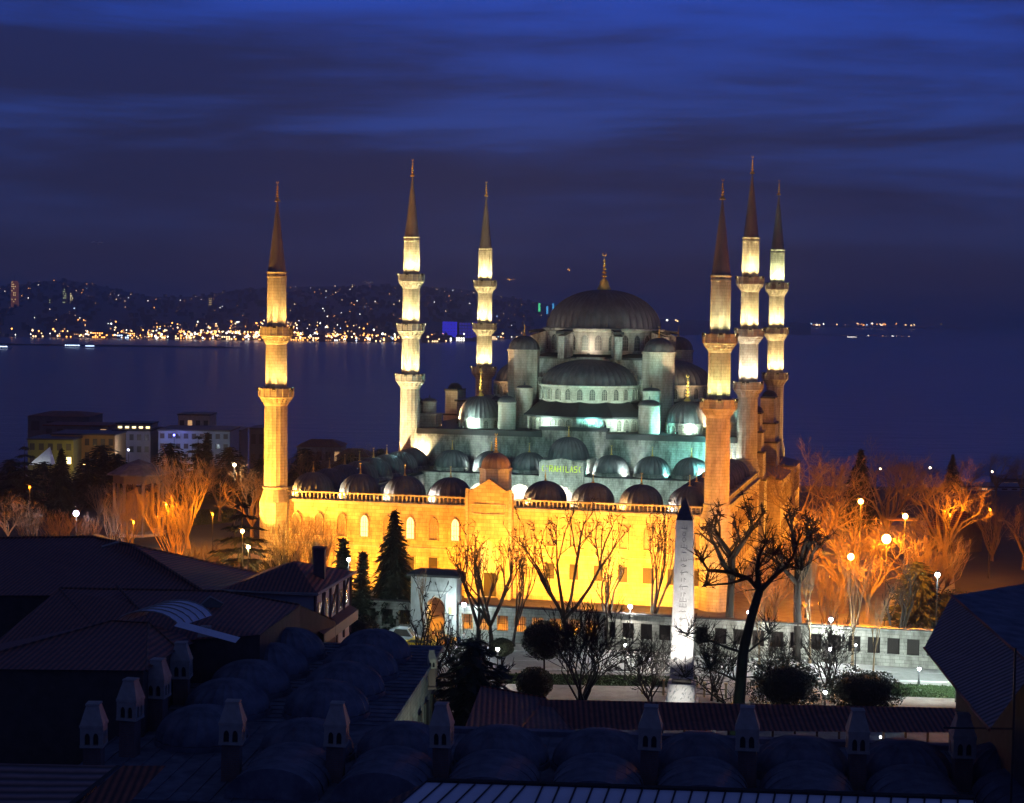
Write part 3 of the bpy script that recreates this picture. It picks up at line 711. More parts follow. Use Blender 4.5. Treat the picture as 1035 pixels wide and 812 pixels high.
# ---------------------------------------------------------------- minarets
def minaret(s_, q, big, label, throws, lights):
    o = mroot('minaret', label, 'minaret', s_, q, 0, 'minarets round the mosque')
    n = 16
    if big:
        gal = [(29.9, 2.62, 1.72, 1.60), (39.05, 2.48, 1.60, 1.50), (48.05, 2.33, 1.50, 1.42)]; zs, rs, zf, zt, rlow = 54.9, 1.30, 65.9, 69.1, 1.78; zbase = 16.5
    else:
        gal = [(29.6, 2.55, 1.66, 1.55), (38.7, 2.38, 1.52, 1.38)]; zs, rs, zf, zt, rlow = 46.9, 1.30, 57.4, 60.4, 1.72; zbase = 14.9
    b = MB(); b.prism(octo(s_, q, 2.35, 8), 0, zbase-2.2); b.frustum([(x, y, zbase-2.2) for x, y in octo(s_, q, 2.35, 16)], [(x, y, zbase-.3) for x, y in octo(s_, q, rlow+.06, 16)])
    b.lathe([(rlow+.18, zbase-.3), (rlow+.2, zbase), (rlow+.05, zbase+.1)], 16, s_, q); b.build('base', STONE, o)
    segs = [(zbase, gal[0][0]-2.6, rlow, gal[0][2])]
    for k in range(len(gal)):
        z0 = gal[k][0]-1.15; z1 = gal[k+1][0]-2.45 if k+1 < len(gal) else zs-.25
        segs.append((z0, z1, gal[k][3], gal[k+1][2] if k+1 < len(gal) else gal[k][3]-.03))
    for (z0, z1, r0, r1) in segs:
        b = MB()
        nr = 16
        b.lathe([(r0, z0), (r1, z1)], nr*3, s_, q, mod=lambda i, j: (.05 if i % 3 == 0 else 0)); b.build('shaft', STONE, o)
    for k, (zr, rg, r0, r1) in enumerate(gal):
        b = MB(); z0 = zr-2.6
        prof = [(r0+.05, z0), (r0+.12, z0+.15), (r0+.22, z0+.35), (r0+.25, z0+.5), (r0+.45, z0+.55), (r0+.48, z0+.85), (r0+.68, z0+.9), (r0+.72, z0+1.15), (rg-.05, z0+1.2), (rg, z0+1.38), (r1, z0+1.42)]
        b.lathe(prof, 48, s_, q, mod=lambda i, j: (-.10 if i % 3 == 1 and 1 < j < 8 else 0)); gb = b.build('gallery', STONE, o, smooth=25)
        b = MB()                                   # parapet of carved slabs
        b.lathe([(rg-.02, zr-1.2), (rg-.02, zr-.1), (rg+.06, zr-.1), (rg+.06, zr), (rg-.16, zr), (rg-.16, zr-1.2)], 16, s_, q)
        for i in range(16):
            a = 2*PI*i/16; b.lathe([(.11, zr-1.2), (.11, zr+.12), (.0, zr+.2)], 6, s_+rg*math.cos(a), q+rg*math.sin(a))
        b.build('parapet', STONE, gb)
    b = MB(); rt = gal[-1][3]
    b.lathe([(rt, zs-.9), (rt+.08, zs-.85), (rt+.08, zs-.6), (rt, zs-.55)], 16, s_, q); b.lathe([(rt+.06, zs-.25), (rt+.14, zs-.1), (rt+.14, zs)], 16, s_, q); b.build('collar', STONE, o)
    b = MB(); m_ = 12
    pr = [(rs+.12, zs), (rs+.1, zs+.12)]+[(rs*(1-i/m_)**1.05+.10*i/m_, zs+.12+(zf-zs-.12)*i/m_) for i in range(m_+1)]
    b.lathe(pr, 32, s_, q, mod=lambda i, j: (.03 if i % 2 == 0 and 1 < j < m_ else 0)); sp = b.build('spire', noisy('minaret_lead', (.11, .098, .09), (.19, .17, .155), 1.0, .5, stretch=(1, 1, .3)), o, smooth=30)
    b = MB(); finial(b, s_, q, zf, (zt-zf)*.86, .23); b.build('finial', GOLD, sp, smooth=40)
    # floodlights clipped to the gallery rails, washing each shaft from below
    for k, (zr, rg, r0, r1) in enumerate(gal):
        col, pw, angs = lights[min(k, len(lights)-1)]
        for a in angs:
            a = R(a); px, py = s_+(rg+.28)*math.cos(a), q+(rg+.28)*math.sin(a)
            fx = link('floodlight', fixture(col), o, (px, py, zr-.35), a-PI/2)
            ztop = (gal[k+1][0] if k+1 < len(gal) else zs+3)
            lamp('SPOT', o, (px, py, zr+.18), (s_+1.1*math.cos(a), q+1.1*math.sin(a), zr+6.5), pw, col, .2, 125, 1)
    for (a, zr, aim, pw, col, cone) in throws:             # long-throw lamps on the gallery rails; those aimed at other minarets are added fill
        a = R(a); k = min(range(len(gal)), key=lambda i: abs(gal[i][0]-zr)); rg = gal[k][1]+.3
        px, py = s_+rg*math.cos(a), q+rg*math.sin(a)
        link('floodlight', fixture(col), o, (px, py, gal[k][0]-.35), a-PI/2)
        lamp('SPOT', o, (px+.35*math.cos(a), py+.35*math.sin(a), gal[k][0]+.3), aim, pw, col, .3, cone, .8)
    return o
TP = LP['throw']
WW = (1, .74, .32); WG = (1, .82, .38); WY = (1, .60, .17)
G = LP['gallery']
minaret(-33, 0, False, 'two-balcony minaret at the left corner of the courtyard front, glowing yellow to its foot', [(50, 29.6, (-4, 58, 15), TP*1.5, (.50, 1, .84), 50), (88, 38.7, (-30.7, 59.3, 36), TP*.22, (1, .76, .40), 34)], [(WY, G*.55, (-140, -75, -15)), (WY, G*.50, (-140, -75, -15))])
minaret(33, 0, False, 'two-balcony minaret nearest the obelisk, with a dim reddish lower shaft', [(125, 29.6, (6, 58, 15), TP*1.5, (.48, 1, .84), 50), (92, 38.7, (30.7, 59.3, 34), TP*.15, (1, .90, .66), 34)], [((.95, 1, .40), G*.36, (-140, -80, -20)), ((1, .95, .5), G*.28, (-140, -80, -20))])
minaret(-30.7, 59.3, True, 'tall three-balcony minaret left of the prayer hall front, brightly lit to its foot', [(20, 39, (-2, 84, 45), TP*.30, (1, .80, .62), 34), (-60, 29.9, (-22, 22, 15), TP*.12, (.45, .95, 1), 75), (88, 48, (-30.6, 110.9, 36), TP*.28, (1, .76, .40), 34)], [(WG, G*.85, (-155, -90, -25)), (WG, G*1.0, (-155, -90, -25)), (WG, G*1.0, (-155, -90, -25))])
minaret(30.7, 59.3, True, 'tall three-balcony minaret with a cool grey lower shaft, middle of the right three', [(160, 39, (2, 84, 45), TP*.30, (1, .82, .66), 34), (-100, 29.9, (10, 20, 14), TP*.14, (1, .9, .75), 75), (92, 48, (30.6, 110.9, 36), TP*.22, (1, .72, .40), 34)], [((1, .93, .7), G*.75, (-150, -85, -30)), (WG, G*.8, (-140, -80, -20)), (WG, G*.75, (-150, -85, -30))])
minaret(-30.6, 110.9, True, 'farthest left three-balcony minaret, rising just left of the great dome', [], [(WG, G*1.1, (-155, -90, -25)), (WG, G*1.1, (-155, -90, -25)), (WG, G*1.1, (-155, -90, -25))])
minaret(30.6, 110.9, True, 'farthest right three-balcony minaret, outermost of the right three', [], [(WW, G*1.0, (-130, -75, -20)), (WG, G*.9, (-130, -75, -20)), ((.9, 1, .55), G*.7, (-130, -75, -20))])

# ---------------------------------------------------------------- floodlights on the ground and on the roofs
def flood(s_, q, z, aim, power, color, label, cone=100, group=None, blend=.7, size=.25):
    o = mroot('floodlight', label, 'floodlight', s_, q, z, group)
    d = Vector(aim)-Vector((s_, q, z)); a = math.atan2(d.y, d.x)
    link('lamp_housing', fixture(color), o, (s_, q, z+.001), a+PI/2)
    lamp('SPOT', o, (s_+.3*math.cos(a), q+.3*math.sin(a), z+.5), aim, power, color, size, cone, blend)
GF = 'floodlights on the lawn along the courtyard front'
for s_, k in ((-30, 1.2), (-24, 1.0), (-17, .9), (-10, .8), (-3.5, .8), (4.5, .95), (10, 1.3), (15, 1.9), (20, 2.1), (25, 1.4), (30.5, .35)):
    flood(s_, -9.5, 0, (s_, 0, 7.6), LP['facade']*k*.72, SODIUM if k < .9 else (1, .37, .03), 'small floodlight on the lawn behind the low precinct wall, aimed up at the courtyard front', 125, GF, .9)
GS = 'floodlights along the right side of the mosque'
for q, k in ((8, .35), (20, .85), (34, 1), (48, 1), (64, 1.2), (80, 1.2), (98, 1.2), (112, .9)):
    flood(47, q, 0, (34, q, 9), LP['side']*k, (1, .38, .025), 'floodlight on the ground right of the mosque, aimed at its long side wall', 120, GS, .9)

for s_ in (-26, -20, -14, -3, 3.5, 9, 15, 21, 27):  # unseen lamps added to light the yard behind the wall openings
    o = mroot('added_yard_lamp', 'unseen short lamp added inside the low precinct wall to light the yard', 'lamp', s_, -22.5, 0, 'added yard lamps behind the precinct wall')
    b = MB(); b.lathe([(.12, 0), (.10, 1.7), (.2, 1.75)], 8, s_, -22.5); b.lathe([(.22, 2.15), (.05, 2.3)], 8, s_, -22.5); b.build('post', IRON, o)
    b = MB(); b.lathe([(.15, 1.76), (.16, 2.14)], 8, s_, -22.5); b.build('lens', BULB_O, o)
    lamp('POINT', o, (s_, -22.5, 2.6), None, 2600, SODIUM, .4)

for s_ in (-12, 0, 12):  # unseen floods added to brighten the inner portico
    flood(s_, 24, .05, (s_, 50, 13), LP['hall']*1.0, (.74, 1, .90), 'floodlight added on the courtyard paving to brighten the domed inner portico', 100, 'added floodlights on the courtyard paving', .9)
flood(.4, -12, 0, (.4, -1.6, 10), LP['facade']*.9, (1, .37, .03), 'floodlight added on the yard to brighten the gabled courtyard gate', 70, None, .9)  # extra flood added because the projecting gate block stays dark

GR = 'floodlights on the portico roof of the mosque'
RL = 'small floodlight on the portico roof, aimed up at the grey cascade of domes'
for s_ in (-17.5, -3.6, 4.6, 11.5):
    flood(s_, 50, 13.3, (s_*.5, 66, 24), LP['hall']*.2, (.80, 1, .92), RL, 120, GR, .9)
flood(25.3, 49.4, 13.3, (22.3, 56.5, 16.8), LP['teal']*1.3, TEAL, 'cyan floodlight on the portico roof behind the dim two-balcony minaret', 95, None, .6)
flood(26.9, 57.0, 13.3, (20.5, 58.5, 18.4), LP['teal']*.9, TEAL, 'cyan floodlight on the portico roof grazing the right end of the hall front', 75, None, .5)
flood(18.6, 50.6, 13.3, (15, 56, 16), LP['teal']*.16, TEAL, 'weak cyan floodlight between the two right domes of the portico', 80, None, .6)
flood(4.6, 49.6, 13.3, (1.5, 53, 18.5), LP['teal']*.10, TEAL, 'weak cyan floodlight beside the raised central portico dome', 80, None, .6)
GH = 'floodlights on the main roof edge of the mosque'
HL = 'floodlight on the dark roof edge of the prayer hall, aimed up at the half domes'
for s_, q, aim, p, c in ((5.5, 59.6, (0, 62, 22.5), .16, TEAL), (3.6, 60.2, (-1, 64, 27), .22, TEAL), (-8, 59.4, (-4, 66, 26), .35, PALE), (9.5, 59.6, (6, 66, 26), .35, PALE),
                         (18.2, 60.6, (13, 62.5, 23), .40, TEAL), (-21, 60.0, (-17, 64, 23), .35, PALE), (21, 60.4, (19, 66, 23), .20, PALE)):
    flood(s_, q, 21.1 if abs(s_) < 5.9 else 20.2, aim, LP['hall']*p, c, HL, 110, GH, .9, .15)
for s_, q, z, aim, p, c, lab in ((-7.5, 71.5, 28.4, (-2, 76, 37), 1, (1, .88, .66), 'left floodlight at the foot of the great dome, aimed at its drum'),
                         (7.5, 71.5, 28.4, (2, 76, 37), 1, (.92, .98, .82), 'right floodlight at the foot of the great dome, aimed at its drum'),
                         (0, 70.8, 33.6, (0, 76, 40), .35, (1, .92, .75), 'central floodlight above the front half dome, aimed at the great dome')):
    flood(s_, q, z, aim, LP['drum']*p*.5, c, lab, 130, None, .9)
flood(-26, 63, 20.2, (-13.5, 73, 31), LP['tower']*1.5, (1, .62, .30), 'warm floodlight on the roof corner left of the left corner dome', 60, None, .8)
flood(26.5, 62.5, 20.2, (14, 73, 31), LP['tower']*1.6, (1, .72, .40), 'warm floodlight on the roof corner right of the right corner dome', 60, None, .8)
flood(-27.5, 58.0, 14.0, (-30.5, 59.3, 25), LP['shaft']*.9, (1, .80, .40), 'floodlight on the portico roof at the foot of the tall left minaret', 110, None, .8)
flood(-42, 42, 0, (-30.5, 59.3, 22), LP['shaft']*16, (1, .80, .40), 'fill floodlight added on the ground beside the tall left minaret', 60, None, .8)  # unseen fill added for the tall shaft and its balconies
flood(26.6, 57.6, 14.0, (30.4, 59.3, 26), LP['shaft']*.30, (.86, 1, .86), 'cool floodlight on the portico roof at the foot of the grey shafted minaret', 90, None, .8)
flood(-30.2, .6+1.6, 13.3, (-33, 0, 24), LP['shaft']*.75, (1, .82, .45), 'glaring floodlight on the left end of the courtyard parapet', 100, None, .8)
flood(-31.4, 1.1, 13.36, (-28.6, 4.2, 15.8), LP['shaft']*.22, (1, .50, .12), 'orange floodlight behind the parapet beside the first courtyard dome at left', 140, None, .8)
GP = 'small floodlights behind the courtyard parapet'
for s_, ds, c, p in ((-24.85, -21.1, (1, .84, .58), .16), (-17.6, -14.1, (1, .84, .6), .20), (-10.5, -7.0, (1, .86, .72), .18), (4.6, 7.4, (1, .50, .16), .10), (10.95, 14.5, (1, .60, .28), .10), (18.05, 21.6, (1, .50, .16), .12), (25.1, 28.6, (1, .8, .6), .10)):
    flood(s_, 1.1, 13.36, (ds, 4.2, 15.8), LP['shaft']*p, c, 'small floodlight behind the courtyard parapet, aimed at one lead dome', 120, GP, .8, .1)
for k, p in ((1, 1), (2, 1.2), (3, .6), (4, 1.0), (5, .3)):     # lanterns hanging in the portico bays
    s_ = -24.9+7.11*k+3.55
    o = mroot('portico_lantern', 'round lantern hanging in a bay of the inner portico', 'lantern', s_, 54, 10.6, 'lanterns in the inner portico')
    b = MB(); b.lathe([(.05, 12.5), (.05, 11.2), (.3, 11.0), (.42, 10.8)], 10, s_, 54); b.build('canopy', IRON, o)
    b = MB(); b.lathe([(.1, 10.6), (.38, 10.7), (.42, 10.9), (.1, 11.1)], 10, s_, 54); b.build('bulb', BULB_Y, o)
    lamp('POINT', o, (s_, 53, 10.3), None, LP['portico']*p, (1, .92, .72), .3)
flood(-44, -16, 0, (-33, 0, 20), LP['facade']*13.0, (1, .45, .06), 'fill floodlight added on the lawn at the left corner of the courtyard', 80, None, .8)  # unseen fill added for the yellow corner minaret
flood(45, -18, 0, (33, 0, 18), LP['facade']*.4, (1, .30, .08), 'floodlight on the lawn at the right corner of the courtyard', 80, None, .8)
flood(48, 118, 0, (31, 111, 20), LP['side']*3, (1, .50, .12), 'floodlight on the ground by the farthest right minaret', 70, None, .8)

# ================================================================= PRECINCT WALL, GATE, OBELISK
pw = mroot('precinct_wall', 'long low grey stone wall pierced by square openings in front of the mosque', 'wall', 15, -32)
WZ = [(0, 1.05), (3.55, 4.75)]
def wall_run(s0, s1, grille_from):
    ZB, ZT, ow = 1.45, 3.35, .72
    m = MB(); m.box(s0, s1, -32.6, -31.8, 0, ZB); m.box(s0, s1, -32.5, -31.9, ZT, 4.2); m.box(s0-.08, s1+.08, -32.7, -31.75, 4.2, 4.42)
    n = round((s1-s0)/2.26); st = (s1-s0)/n
    for i in range(n+1):
        c = s0+i*st; w = st/2-ow; m.box(max(s0, c-w), min(s1, c+w), -32.497, -31.903, ZB, ZT)
    m.build('wall_run', WALLM, pw)
    m = MB(); m.box(s0, s1, -32.78, -31.7, 4.422, 4.56); m.build('coping', LEAD_D, pw)
    for i in range(n):          # wooden panels close the openings of the right half, bars the others
        x0, x1 = s0+i*st+st/2-ow, s0+i*st+st/2+ow
        g = MB(); 
        if x0 > grille_from:
            g.box(x0, x1, -32.22, -32.12, ZB, ZT)
            for k in range(1, 5): xx = x0+(x1-x0)*k/5; g.box(xx-.035, xx+.035, -32.27, -32.221, ZB, ZT)
            g.build('panel', SHUT, pw)
        else:
            for k in range(1, 6): xx = x0+(x1-x0)*k/6; g.box(xx-.025, xx+.025, -32.25, -32.2, ZB, ZT)
            g.box(x0, x1, -32.26, -32.19, 2.3, 2.36)
            g.build('iron_grille', IRON, pw)
wall_run(-26.5, -1.2, 24); wall_run(4.8, 64, 21.5)
gt = mroot('precinct_gate', 'tall stained marble gateway with an arched passage in the low precinct wall', 'gate', 1.8, -32)
m = MB(); arch_bay(m, -1.18, 4.78, 0, 8.0, 2.05, 1.2, 4.1, 1.2, -33.6, -31.2, 10); m.build('gate_block', MARBLE_D, gt)
m = MB(); m.box(-1.6, 5.2, -34.1, -30.7, 8.0, 8.3); m.frustum([(-1.7, -34.2, 8.302), (5.3, -34.2, 8.302), (5.3, -30.6, 8.302), (-1.7, -30.6, 8.302)], [(-.4, -32.9, 8.8), (4, -32.9, 8.8), (4, -31.9, 8.8), (-.4, -31.9, 8.8)]); m.build('roof', LEAD_D, gt)
m = MB()
for x0, x1 in ((.45, .7), (3.4, 3.65)): m.box(x0, x1, -33.72, -33.602, 0, 5.9)
m.box(.45, 3.65, -33.72, -33.602, 5.9, 6.15); m.build('frame', MARBLE, gt)
m = MB(); m.box(3.85, 4.25, -33.68, -33.603, 3.4, 4.3); m.build('notice_board', noisy('yellow_board', (.5, .42, .12), (.6, .5, .16), 5), gt)

ob = thing('obelisk', 'tall four sided carved granite obelisk on a marble pedestal, floodlit white', 'obelisk', (18.4, 178.6, 0), -.16)
m = MB(); hb, ht_ = 1.22, .90
m.frustum([(-hb, -hb, 2.95), (hb, -hb, 2.95), (hb, hb, 2.95), (-hb, hb, 2.95)], [(-ht_, -ht_, 19.7), (ht_, -ht_, 19.7), (ht_, ht_, 19.7), (-ht_, ht_, 19.7)])
GRANITE = noisy('obelisk_granite', (.40, .38, .36), (.54, .52, .50), 2.2, .6, bump=.15)
m.build('shaft', GRANITE, ob)
m = MB(); m.frustum([(-ht_, -ht_, 19.702), (ht_, -ht_, 19.702), (ht_, ht_, 19.702), (-ht_, ht_, 19.702)], [(-.03, -.03, 22.1), (.03, -.03, 22.1), (.03, .03, 22.1), (-.03, .03, 22.1)]); m.build('pyramidion', noisy('dark_granite', (.09, .08, .075), (.15, .135, .125), 3, .7), ob)
rg = random.Random(12); m = MB()               # column of carved picture signs down the front
z = 18.9
while z > 4.0:
    w = hb-(z-2.95)/16.75*(hb-ht_); y = -w-.012; s_ = rg.choice('beodvwz'); k = rg.uniform(.28, .42)
    def seg(a, b_, r=.028): m.tube([(a[0]*k, y, z+a[1]*k), (b_[0]*k, y, z+b_[1]*k)], r, 4)
    if s_ == 'b': seg((-1, 0), (1, .3)); seg((1, .3), (1.3, 0)); seg((-.6, 0), (-.6, -.7)); seg((-.2, .1), (-.1, -.7)); seg((-1, 0), (-.4, .8))
    elif s_ == 'e': seg((-1, 0), (0, .5)); seg((0, .5), (1, 0)); seg((1, 0), (0, -.4)); seg((0, -.4), (-1, 0))
    elif s_ == 'o': [seg((math.cos(t)*.6, math.sin(t)*.6), (math.cos(t+.8)*.6, math.sin(t+.8)*.6)) for t in [i*.8 for i in range(8)]]
    elif s_ == 'd': seg((-.9, -.4), (.9, -.4)); seg((.9, -.4), (.7, .4)); seg((-.9, -.4), (-.7, .4)); seg((0, -.4), (0, .7))
    elif s_ == 'v': seg((-1, 0), (-.5, .3)); seg((-.5, .3), (0, 0)); seg((0, 0), (.5, .3)); seg((.5, .3), (1, 0))
    elif s_ == 'w': seg((-.6, -.6), (-.6, .6)); seg((.2, -.6), (.2, .6)); seg((.2, .6), (.8, .2))
    else: seg((-.8, .5), (.8, .5)); seg((.8, .5), (-.8, -.5)); seg((-.8, -.5), (.8, -.5))
    z -= rg.uniform(.55, .8)
m.build('carving', noisy('carved_granite', (.31, .295, .28), (.41, .39, .37), 3, .8), ob)
m = MB(); m.box(-1.0, 1.0, -1.0, 1.0, 2.4, 2.949); m.build('bronze_blocks', plain('dark_bronze', (.05, .045, .04), .5, .6), ob)
m = MB(); m.box(-1.45, 1.45, -1.45, 1.45, .45, 2.399); m.box(-1.7, 1.7, -1.7, 1.7, 0, .45)
m.build('pedestal', MARBLE, ob)
m = MB(); rg = random.Random(4)
for i in range(26): x, zz = rg.uniform(-1.25, 1.25), rg.uniform(.7, 2.1); m.tube([(x, -1.46, zz), (x+rg.uniform(.05, .2), -1.46, zz+.25)], .05, 4)
m.build('relief', MARBLE_D, ob)
fn = MB()
pr0 = gr(650, 712); 
fr_ = thing('obelisk_railing', 'low yellow lit posts and rail round the sunken foot of the obelisk', 'railing', (18.4, 178.6, 0), -.16)
for x in (-4.5, -2.2, 0, 2.2, 4.5):
    m = MB(); m.box(x-.12, x+.12, 3.9, 4.1, 0, 1.5); m.box(x-.18, x+.18, 3.85, 4.15, 1.5, 1.65); m.build('post', noisy('yellow_stone', (.5, .42, .2), (.6, .5, .25), 3), fr_)
m = MB(); m.box(-4.5, 4.5, 3.96, 4.04, .9, .98); m.box(-4.5, 4.5, 3.96, 4.04, .3, .38); m.build('rail', IRON, fr_)
def wflood(p, aim, power, color, label, cone=60, group=None, blend=.7):
    o = thing('floodlight', label, 'floodlight', p, 0, group); d = Vector(aim)-Vector(p); a = math.atan2(d.y, d.x)
    link('lamp_housing', fixture(color), o, (0, 0, .001), a+PI/2)
    OFF[o.name] = Vector(p); lamp('SPOT', o, Vector(p)+Vector((.3*math.cos(a), .3*math.sin(a), .5)), aim, power, color, .3, cone, blend); return o
wflood((15.4, 171, 0), (18.4, 178.6, 10), LP['obelisk'], (1, .97, .9), 'left floodlight on the paving before the obelisk', 42)
wflood((20.6, 170.4, 0), (18.4, 178.6, 12), LP['obelisk']*.9, (1, .97, .9), 'right floodlight on the paving before the obelisk', 42)

# ================================================================= PALACE ROOFS IN FRONT
pa = thing('palace', 'old stone palace with rows of dark blue lead domes on its flat roofs', 'building', (-8.2, 109.2, 0), -R(5))
ROOFZ = 14.0
m = MB(); m.box(-16, -.01, 0, 28, 0, ROOFZ-.3); m.box(-16, 52, -17, -.01, 0, ROOFZ-.3); m.build('wall', masonry('palace_stone', (.26, .25, .22), (.20, .19, .17), (.13, .12, .11), 1, .4, stain=.5), pa)
m = MB(); m.box(-16.3, .45, .46, 28.4, ROOFZ-.3, ROOFZ); m.box(-16.3, 52, -17.4, .45, ROOFZ-.3, ROOFZ); m.build('lead_roof', LEAD_B, pa)
m = MB(); m.box(.46, 52, -.25, .44, ROOFZ+.002, ROOFZ+.32); m.build('parapet', LEAD_B, pa)
m = MB()
for k in range(24): m.box(-16.2, .40, 1.0+1.15*k, 1.07+1.15*k, ROOFZ-.02, ROOFZ+.07)
for k in range(58): m.box(-16.2+1.18*k, -16.13+1.18*k, -17.3, -.3, ROOFZ-.02, ROOFZ+.07)
m.build('roof_seam', LEAD_B, pa)
dmm = MB(); dome(dmm, 2.75, 0, 1.95, 0, 0, 22, 10, amp=.13); dmm.lathe([(2.95, -.4), (2.95, .0)], 26); palm = dmm.mesh('roof_dome', [LEAD_B], 35)
for k in range(9): link('roof_dome', palm, pa, (-3.4+5.95*k, -7.2, ROOFZ+.35))
for k in range(4):
    link('roof_dome', palm, pa, (-4.3, 3.6+6.3*k, ROOFZ+.35)); link('roof_dome', palm, pa, (-11.0, 3.2+6.3*k, ROOFZ+.35))
link('roof_dome', palm, pa, (-10.6, -4.6, ROOFZ+.35))
vm = MB(); n = 14                                   # lead barrel vaults running out to the eaves
for j in range(8):
    for i in range(n):
        a0, a1 = PI*i/n, PI*(i+1)/n; y0, y1 = -6.2*j/8, -6.2*(j+1)/8
        r0 = 2.6+.06*(j % 2); z = lambda a: 1.7*math.sin(a)
        vm.quad((-r0*math.cos(a0), y0, z(a0)), (-r0*math.cos(a1), y0, z(a1)), (-r0*math.cos(a1), y1, z(a1)), (-r0*math.cos(a0), y1, z(a0)))
vm.add([(-2.66*math.cos(PI*i/n), -6.2, 1.74*math.sin(PI*i/n)) for i in range(n+1)], [tuple(range(n+1))])
vm = vm.mesh('barrel_vault', [LEAD_B], 30)
for k in range(9): link('barrel_vault', vm, pa, (-3.4+5.95*k, -10.4, ROOFZ+.02))
m = MB()
for k in range(7): m.box(.0, .14, 2.4+3.6*k, 3.9+3.6*k, 8.0, 11.0)
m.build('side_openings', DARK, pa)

# chimneys: brick shaft, pale lantern with arched smoke holes, tapered hood
def chimney_tree(label, group=None):
    o = thing('chimney', label, 'chimney', (0, 0, 0), 0, group)
    m = MB(); m.box(-.50, .50, -.50, .50, -.3, 2.6); m.box(-.62, .62, -.62, .62, -.3, .0); m.build('shaft', BRICK, o)
    m = MB(); m.box(-.66, .66, -.66, .66, 2.6, 2.75)
    for k in range(4):
        pass
    for sx, sy in ((-1, -1), (-1, 1), (1, -1), (1, 1)): m.box(min(.64*sx, .48*sx), max(.64*sx, .48*sx), min(.64*sy, .48*sy), max(.64*sy, .48*sy), 2.75, 3.75)
    q = MB(); arch_bay(q, -.48, 0, 2.75, 3.75, -.24, .15, 3.2, .22, -.63, -.5, 6); arch_bay(q, 0, .48, 2.75, 3.75, .24, .15, 3.2, .22, -.63, -.5, 6)
    for rot in range(4):
        c, s_ = (1, 0, -1, 0)[rot], (0, 1, 0, -1)[rot]
        m.add([(x*c-y*s_, x*s_+y*c, z) for x, y, z in q.v], q.f)
    m.box(-.68, .68, -.68, .68, 3.75, 3.9); m.build('lantern', PLASTER, o)
    m = MB(); m.frustum([(-.66, -.66, 3.902), (.66, -.66, 3.902), (.66, .66, 3.902), (-.66, .66, 3.902)], [(-.36, -.36, 4.95), (.36, -.36, 4.95), (.36, .36, 4.95), (-.36, .36, 4.95)]); m.box(-.40, .40, -.40, .40, 4.952, 5.06); m.build('hood', PLASTER, o)
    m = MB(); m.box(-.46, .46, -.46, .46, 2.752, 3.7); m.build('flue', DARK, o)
    return o
ch = [(95, 710, 96, 'nearest and lowest chimney of the left row, beside the dark hipped roofs'), (131, 686, 102, 'second nearest chimney of the left row climbing away'), (159, 666, 108.5, 'middle chimney of the left row climbing away'), (184, 649, 115.5, 'second farthest chimney of the left row, in front of the pale barrel skylight'), (207, 633, 123, 'farthest chimney of the left row, at the end of the blue white gutter panel'),
      (234, 708, 97, 'pale capped chimney before the paired domes of the left wing, left of its twin'), (339, 710, 97, 'pale capped chimney at the inner corner of the two domed wings'), (448, 711, 97, 'pale capped chimney in front of the dark conifer'), (657, 713, 97, 'pale capped chimney just below the floodlit obelisk'),
      (757, 714, 97, 'pale capped chimney at the foot of the big pollarded plane trunk'), (868, 717, 97, 'pale capped chimney below the wide clipped bush'), (974, 721, 97, 'pale capped chimney beside the steep ribbed roof on the right'), (437, 657, 130, 'small pale chimney standing among the bare twigs below the taxi')]
proto = None
for px, py, Y, lab in ch:
    p = at(px, py, Y)
    if proto is None: proto = chimney_tree(lab, 'chimneys on the palace roofs'); o = proto
    else: o = copy_tree(proto)
    o['label'] = lab; sc = .56 if Y == 130 else 1.0
    o.location = (p.x, p.y, p.z-5.06*sc); o.scale = (sc, sc, sc); rj = random.Random(int(px)); o.rotation_euler = (rj.uniform(-.02, .02), rj.uniform(-.025, .025), -R(5)+rj.uniform(-.12, .12)+(.3 if Y == 130 else 0)); o.scale = (sc*rj.uniform(.93, 1.06), sc*rj.uniform(.93, 1.06), sc)

# glazed shed roof at the very front, and a tiled lean-to at the lower left
gs = thing('glazed_shed', 'low shed with a pale panelled glass roof and dark glazing bars', 'shed', at(700, 812, 80).to_tuple()[:2]+(0,), 0)
GA, GB = at(432, 790, 80), at(985, 808, 80)
og = Vector((gs.location.x, gs.location.y, 0)); OFF[gs.name] = og
down = Vector((0, -9, -3.2))
m = MB(); m.quad(GA+down+Vector((-6, 0, 0)), GB+down, GB, GA); 
back = Vector((0, 1.2, -.5))
m.build('roof_panels', GLASSROOF, gs)
m = MB()
for i in range(34):
    t = i/33; a = GA.lerp(GB, t)+Vector((0, 0, .05)); b_ = a+down+Vector((-2.6 if t > .2 else -6*(1-t), 0, 0)); m.tube([a, b_], .045, 4)
m.tube([GA+Vector((0, 0, .06)), GB+Vector((0, 0, .06))], .12, 5)
m.build('glazing_bars', IRON, gs)
m = MB(); m.quad(GA, GB, GB+back, GA+back); HA = at(378, 814, 79.5)
m.build('rear_slope', TILE_D, gs)
m = MB(); m.add([GA, HA+Vector((0, 0, -.1)), GA+down+Vector((-6, 0, -.02)), GA+back], [(0, 1, 2), (0, 3, 1)]); m.build('tiled_hip', TILE, gs)
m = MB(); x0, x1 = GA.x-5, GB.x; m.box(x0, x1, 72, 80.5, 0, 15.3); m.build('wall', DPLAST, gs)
ls = thing('lean_to', 'lean to roof of faded ribbed tiles at the lower left corner', 'roof', (-28, 80, 0), 0); OFF[ls.name] = Vector((-28, 80, 0))
A, B_ = at(-40, 771, 84), at(118, 774, 84); D_, E_ = at(-60, 815, 80), at(66, 815, 80)
m = MB(); m.quad(D_, E_, B_, A); m.build('ribbed_roof', striped('faded_ribbed_tile', (.22, .12, .11), (.30, .17, .15), 'y', .5, .5), ls)
